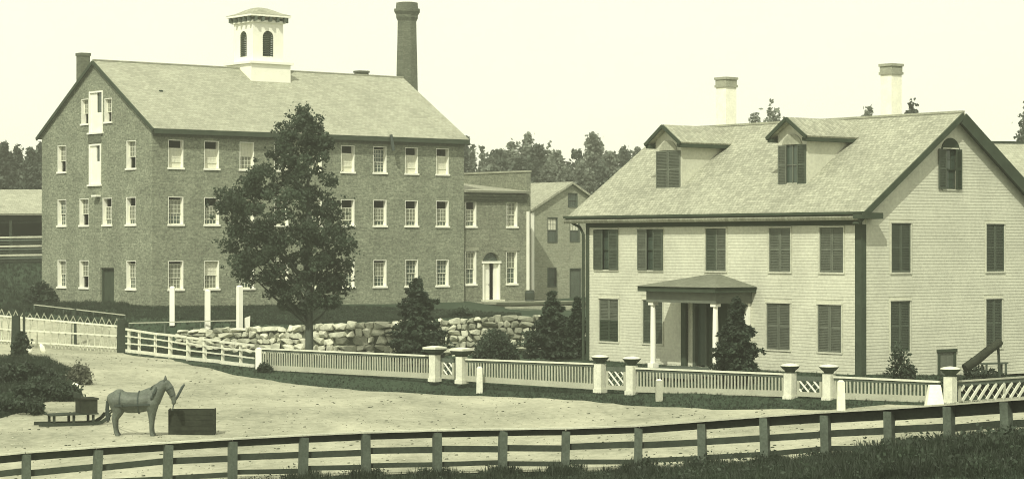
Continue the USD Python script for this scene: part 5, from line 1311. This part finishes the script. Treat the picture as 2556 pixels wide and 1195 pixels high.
FAR = [(1163, 343, 40, 236, 'spire', 'upright tree top rising at the right corner of the mill roof'), (1180, 362, 46, 232, 'cone', 'dark pointed evergreen next to the mill roof corner'), (1205, 361, 44, 240, 'cone', 'slender pointed evergreen second from the mill corner'),
       (1243, 372, 84, 235, 'round', 'rounded tree in the dip of the distant tree line'), (1275, 357, 76, 238, 'round', 'rounded dark tree left of the tallest pine'), (1316, 332, 72, 240, 'pine', 'tallest ragged pine of the distant tree line'),
       (1343, 358, 76, 234, 'round', 'flat topped tree right of the tallest pine'), (1368, 359, 60, 242, 'cone', 'small pointed evergreen above the outbuilding roof'), (1392, 373, 80, 236, 'round', 'rounded tree left of the notch in the tree line'),
       (1440, 376, 74, 236, 'round', 'open rounded tree right of the notch in the tree line'), (1482, 338, 84, 240, 'spire', 'tall upright tree alone right of the notch'), (1522, 374, 80, 238, 'round', 'bushy tree touching the left slope of the house roof'),
       (1556, 370, 80, 244, 'round', 'bushy tree half hidden by the house roof edge'), (1590, 372, 56, 240, 'round', 'tree top just showing over the left end of the house roof'),
       (1225, 395, 70, 226, 'round', 'broad low tree filling the wood above the parapet'), (1300, 390, 80, 226, 'round', 'broad low tree beneath the tallest pine'), (1375, 398, 80, 228, 'round', 'broad low tree above the outbuilding ridge'), (1455, 405, 80, 228, 'round', 'broad low tree below the tall upright tree'), (1500, 410, 80, 230, 'round', 'low tree where the wood meets the house roof'),
       (1415, 420, 60, 224, 'round', 'low tree in the notch of the tree line')]
for k, (u, vt, w, d, kd, lab) in enumerate(FAR):
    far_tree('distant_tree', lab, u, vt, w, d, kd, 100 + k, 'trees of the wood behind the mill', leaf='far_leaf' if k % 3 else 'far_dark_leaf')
for k, (u, vt, w, lab) in enumerate(((-25, 362, 60, 'dark evergreen cut by the left edge of the picture'), (10, 358, 46, 'leftmost dark evergreen above the shed roof'), (42, 359, 50, 'second dark evergreen above the shed roof'), (76, 372, 44, 'dark evergreen in the gap beside the mill gable'), (103, 360, 46, 'dark evergreen touching the left corner of the mill'), (25, 385, 70, 'low dark tree filling behind the shed ridge'), (80, 400, 70, 'low dark tree filling beside the mill gable'), (135, 390, 60, 'dark tree hidden mostly by the mill gable'))):
    far_tree('evergreen_tree', lab, u, vt, w, 215 + 5 * (k % 3), 'spire' if k < 5 else 'round', 150 + k, 'dark trees behind the open shed', leaf='far_dark_leaf', n=5200)
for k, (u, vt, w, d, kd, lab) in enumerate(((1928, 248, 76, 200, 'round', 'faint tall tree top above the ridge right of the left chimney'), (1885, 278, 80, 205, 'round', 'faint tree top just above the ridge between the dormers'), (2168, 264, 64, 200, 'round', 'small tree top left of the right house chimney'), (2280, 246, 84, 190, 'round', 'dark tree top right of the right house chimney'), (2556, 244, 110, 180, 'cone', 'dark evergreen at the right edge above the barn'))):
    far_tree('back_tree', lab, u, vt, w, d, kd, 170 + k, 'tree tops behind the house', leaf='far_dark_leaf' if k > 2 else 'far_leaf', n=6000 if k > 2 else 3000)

# ================================================================== grass
r = np.random.default_rng(77)
gi = UsdGeom.PointInstancer.Define(stage, '/World/grass')
data(gi.GetPrim(), 'rough dark grass and weeds on the verges and the mill lawn', None, None, 'stuff')
protos = []
for k in range(4):
    b = B()
    for j in range(11):
        a = r.uniform(0, 2 * np.pi); l_ = r.uniform(0.5, 1.0); o = r.normal(size=2) * 0.2; w = r.uniform(0.02, 0.045)
        d_ = np.array([math.cos(a), math.sin(a)]); e = np.array([-d_[1], d_[0]])
        t_ = r.uniform(0.15, 0.6)
        p0 = np.array([*o, -0.05]); p1 = np.array([*(o + d_ * t_ * 0.4 * l_), l_ * 0.6]); p2 = np.array([*(o + d_ * t_ * l_), l_])
        b.add([p0 - [*(e * w), 0], p0 + [*(e * w), 0], p1 + [*(e * w * .8), 0], p1 - [*(e * w * .8), 0], p2], [(0, 1, 2), (0, 2, 3), (3, 2, 4)])
    protos.append(part('/World/grass', 'tuft', b, 'grass_blade'))
for k in range(2):
    c = r.normal(size=(34, 3)) * [0.32, 0.32, 0.26] + [0, 0, 0.45]
    protos.append(part('/World/grass', 'weed', leaf_quads(c, 0.16, r), 'bush_leaf'))
gi.CreatePrototypesRel().SetTargets([Sdf.Path(p_) for p_ in protos])
pos, sca = [], []
def scatter(u0, u1, d0, d1, n, s0, s1, allow_road=False, keep=None):
    d = r.uniform(d0, d1, n); u = r.uniform(u0, u1, n)
    p_ = np.c_[(u - CU) / FPX * d, d]
    if not allow_road:
        p_ = p_[~shapely.contains_xy(ROAD, p_[:, 0], p_[:, 1])]
    # keep out of the buildings
    for O, X, Y in ((MILL, 30, 14), (HO, 11, 15.5)):
        l_ = (p_ - O) @ np.stack([RV, LV], 1)
        p_ = p_[~((l_[:, 0] > -0.1) & (l_[:, 0] < X) & (l_[:, 1] > -0.1) & (l_[:, 1] < Y))]
    pos.append(np.c_[p_, gz(p_)]); sca.append(r.uniform(s0, s1, len(p_)))
scatter(-60, 2620, 40, 66, 19000, 0.10, 0.24)
scatter(1500, 2620, 46, 58, 3500, 0.2, 0.42)
scatter(2150, 2620, 49, 56, 1200, 0.35, 0.62)
for u_, v_, d_ in NF[5:]:
    scatter(u_ - 40, u_ + 40, d_ - 1.2, d_ + 0.6, 60, 0.18, 0.45, allow_road=True)
scatter(420, 2560, 76, 101, 26000, 0.05, 0.12)
scatter(300, 1300, 114, 142, 26000, 0.07, 0.16)
scatter(1280, 2600, 80, 98, 2500, 0.06, 0.14)
scatter(-60, 320, 118, 185, 6000, 0.15, 0.35)
scatter(-60, 200, 77, 106, 8000, 0.12, 0.34)
pos, sca = np.vstack(pos), np.concatenate(sca)
ang = r.uniform(0, 2 * np.pi, len(pos))
gi.CreatePositionsAttr(Vt.Vec3fArray.FromNumpy(pos.astype(np.float32)))
gi.CreateScalesAttr(Vt.Vec3fArray.FromNumpy(np.repeat(sca[:, None], 3, 1).astype(np.float32)))
gi.CreateOrientationsAttr(Vt.QuathArray([Gf.Quath(float(math.cos(a / 2)), 0.0, 0.0, float(math.sin(a / 2))) for a in ang]))
gi.CreateProtoIndicesAttr(Vt.IntArray.FromNumpy(np.where(r.random(len(pos)) < 0.93, r.integers(0, 4, len(pos)), r.integers(4, 6, len(pos))).astype(np.int32)))

pi = UsdGeom.PointInstancer.Define(stage, '/World/road_stones')
data(pi.GetPrim(), 'loose small stones and clods scattered over the dirt road', None, None, 'stuff')
sp_ = []
for k in range(3):
    u_ = r.normal(size=(9, 3)); u_ /= np.linalg.norm(u_, axis=1, keepdims=True); h_ = trimesh.convex.convex_hull(u_ * [1, 0.8, 0.5]); sp_.append(part('/World/road_stones', 'clod', (np.array(h_.vertices), np.array(h_.faces)), ['granite', 'granite_dark', 'mortar_core'][k]))
pi.CreatePrototypesRel().SetTargets([Sdf.Path(p_) for p_ in sp_])
d_ = r.uniform(60, 116, 9000); u_ = r.uniform(-60, 2620, 9000); q_ = np.c_[(u_ - CU) / FPX * d_, d_]
q_ = q_[shapely.contains_xy(ROAD.buffer(-0.1), q_[:, 0], q_[:, 1])]
pi.CreatePositionsAttr(Vt.Vec3fArray.FromNumpy(np.c_[q_, gz(q_) + 0.03].astype(np.float32)))
pi.CreateScalesAttr(Vt.Vec3fArray.FromNumpy(np.repeat((0.018 + 0.05 * r.random(len(q_)) ** 4)[:, None], 3, 1).astype(np.float32)))
pi.CreateProtoIndicesAttr(Vt.IntArray.FromNumpy(r.integers(0, 3, len(q_)).astype(np.int32)))

# ================================================================== air
HAZE = 0.0006
if HAZE:
    m = usdkit.material(stage, '/World/Looks/haze', {'v': ('principled_volume', {'color': (0.95, 0.98, 0.84), 'density': HAZE, 'anisotropy': 0.2})}, [], volume='v.volume')
    b = B(); b.box(-345, 345, -25, 835, float(ZZ.min()) - 1.0, 27.0)
    hz_ = usdkit.mesh(stage, '/World/haze', b.arrays(), m)
    data(hz_.GetPrim(), 'thin pale haze over the whole place', None, None, 'stuff')
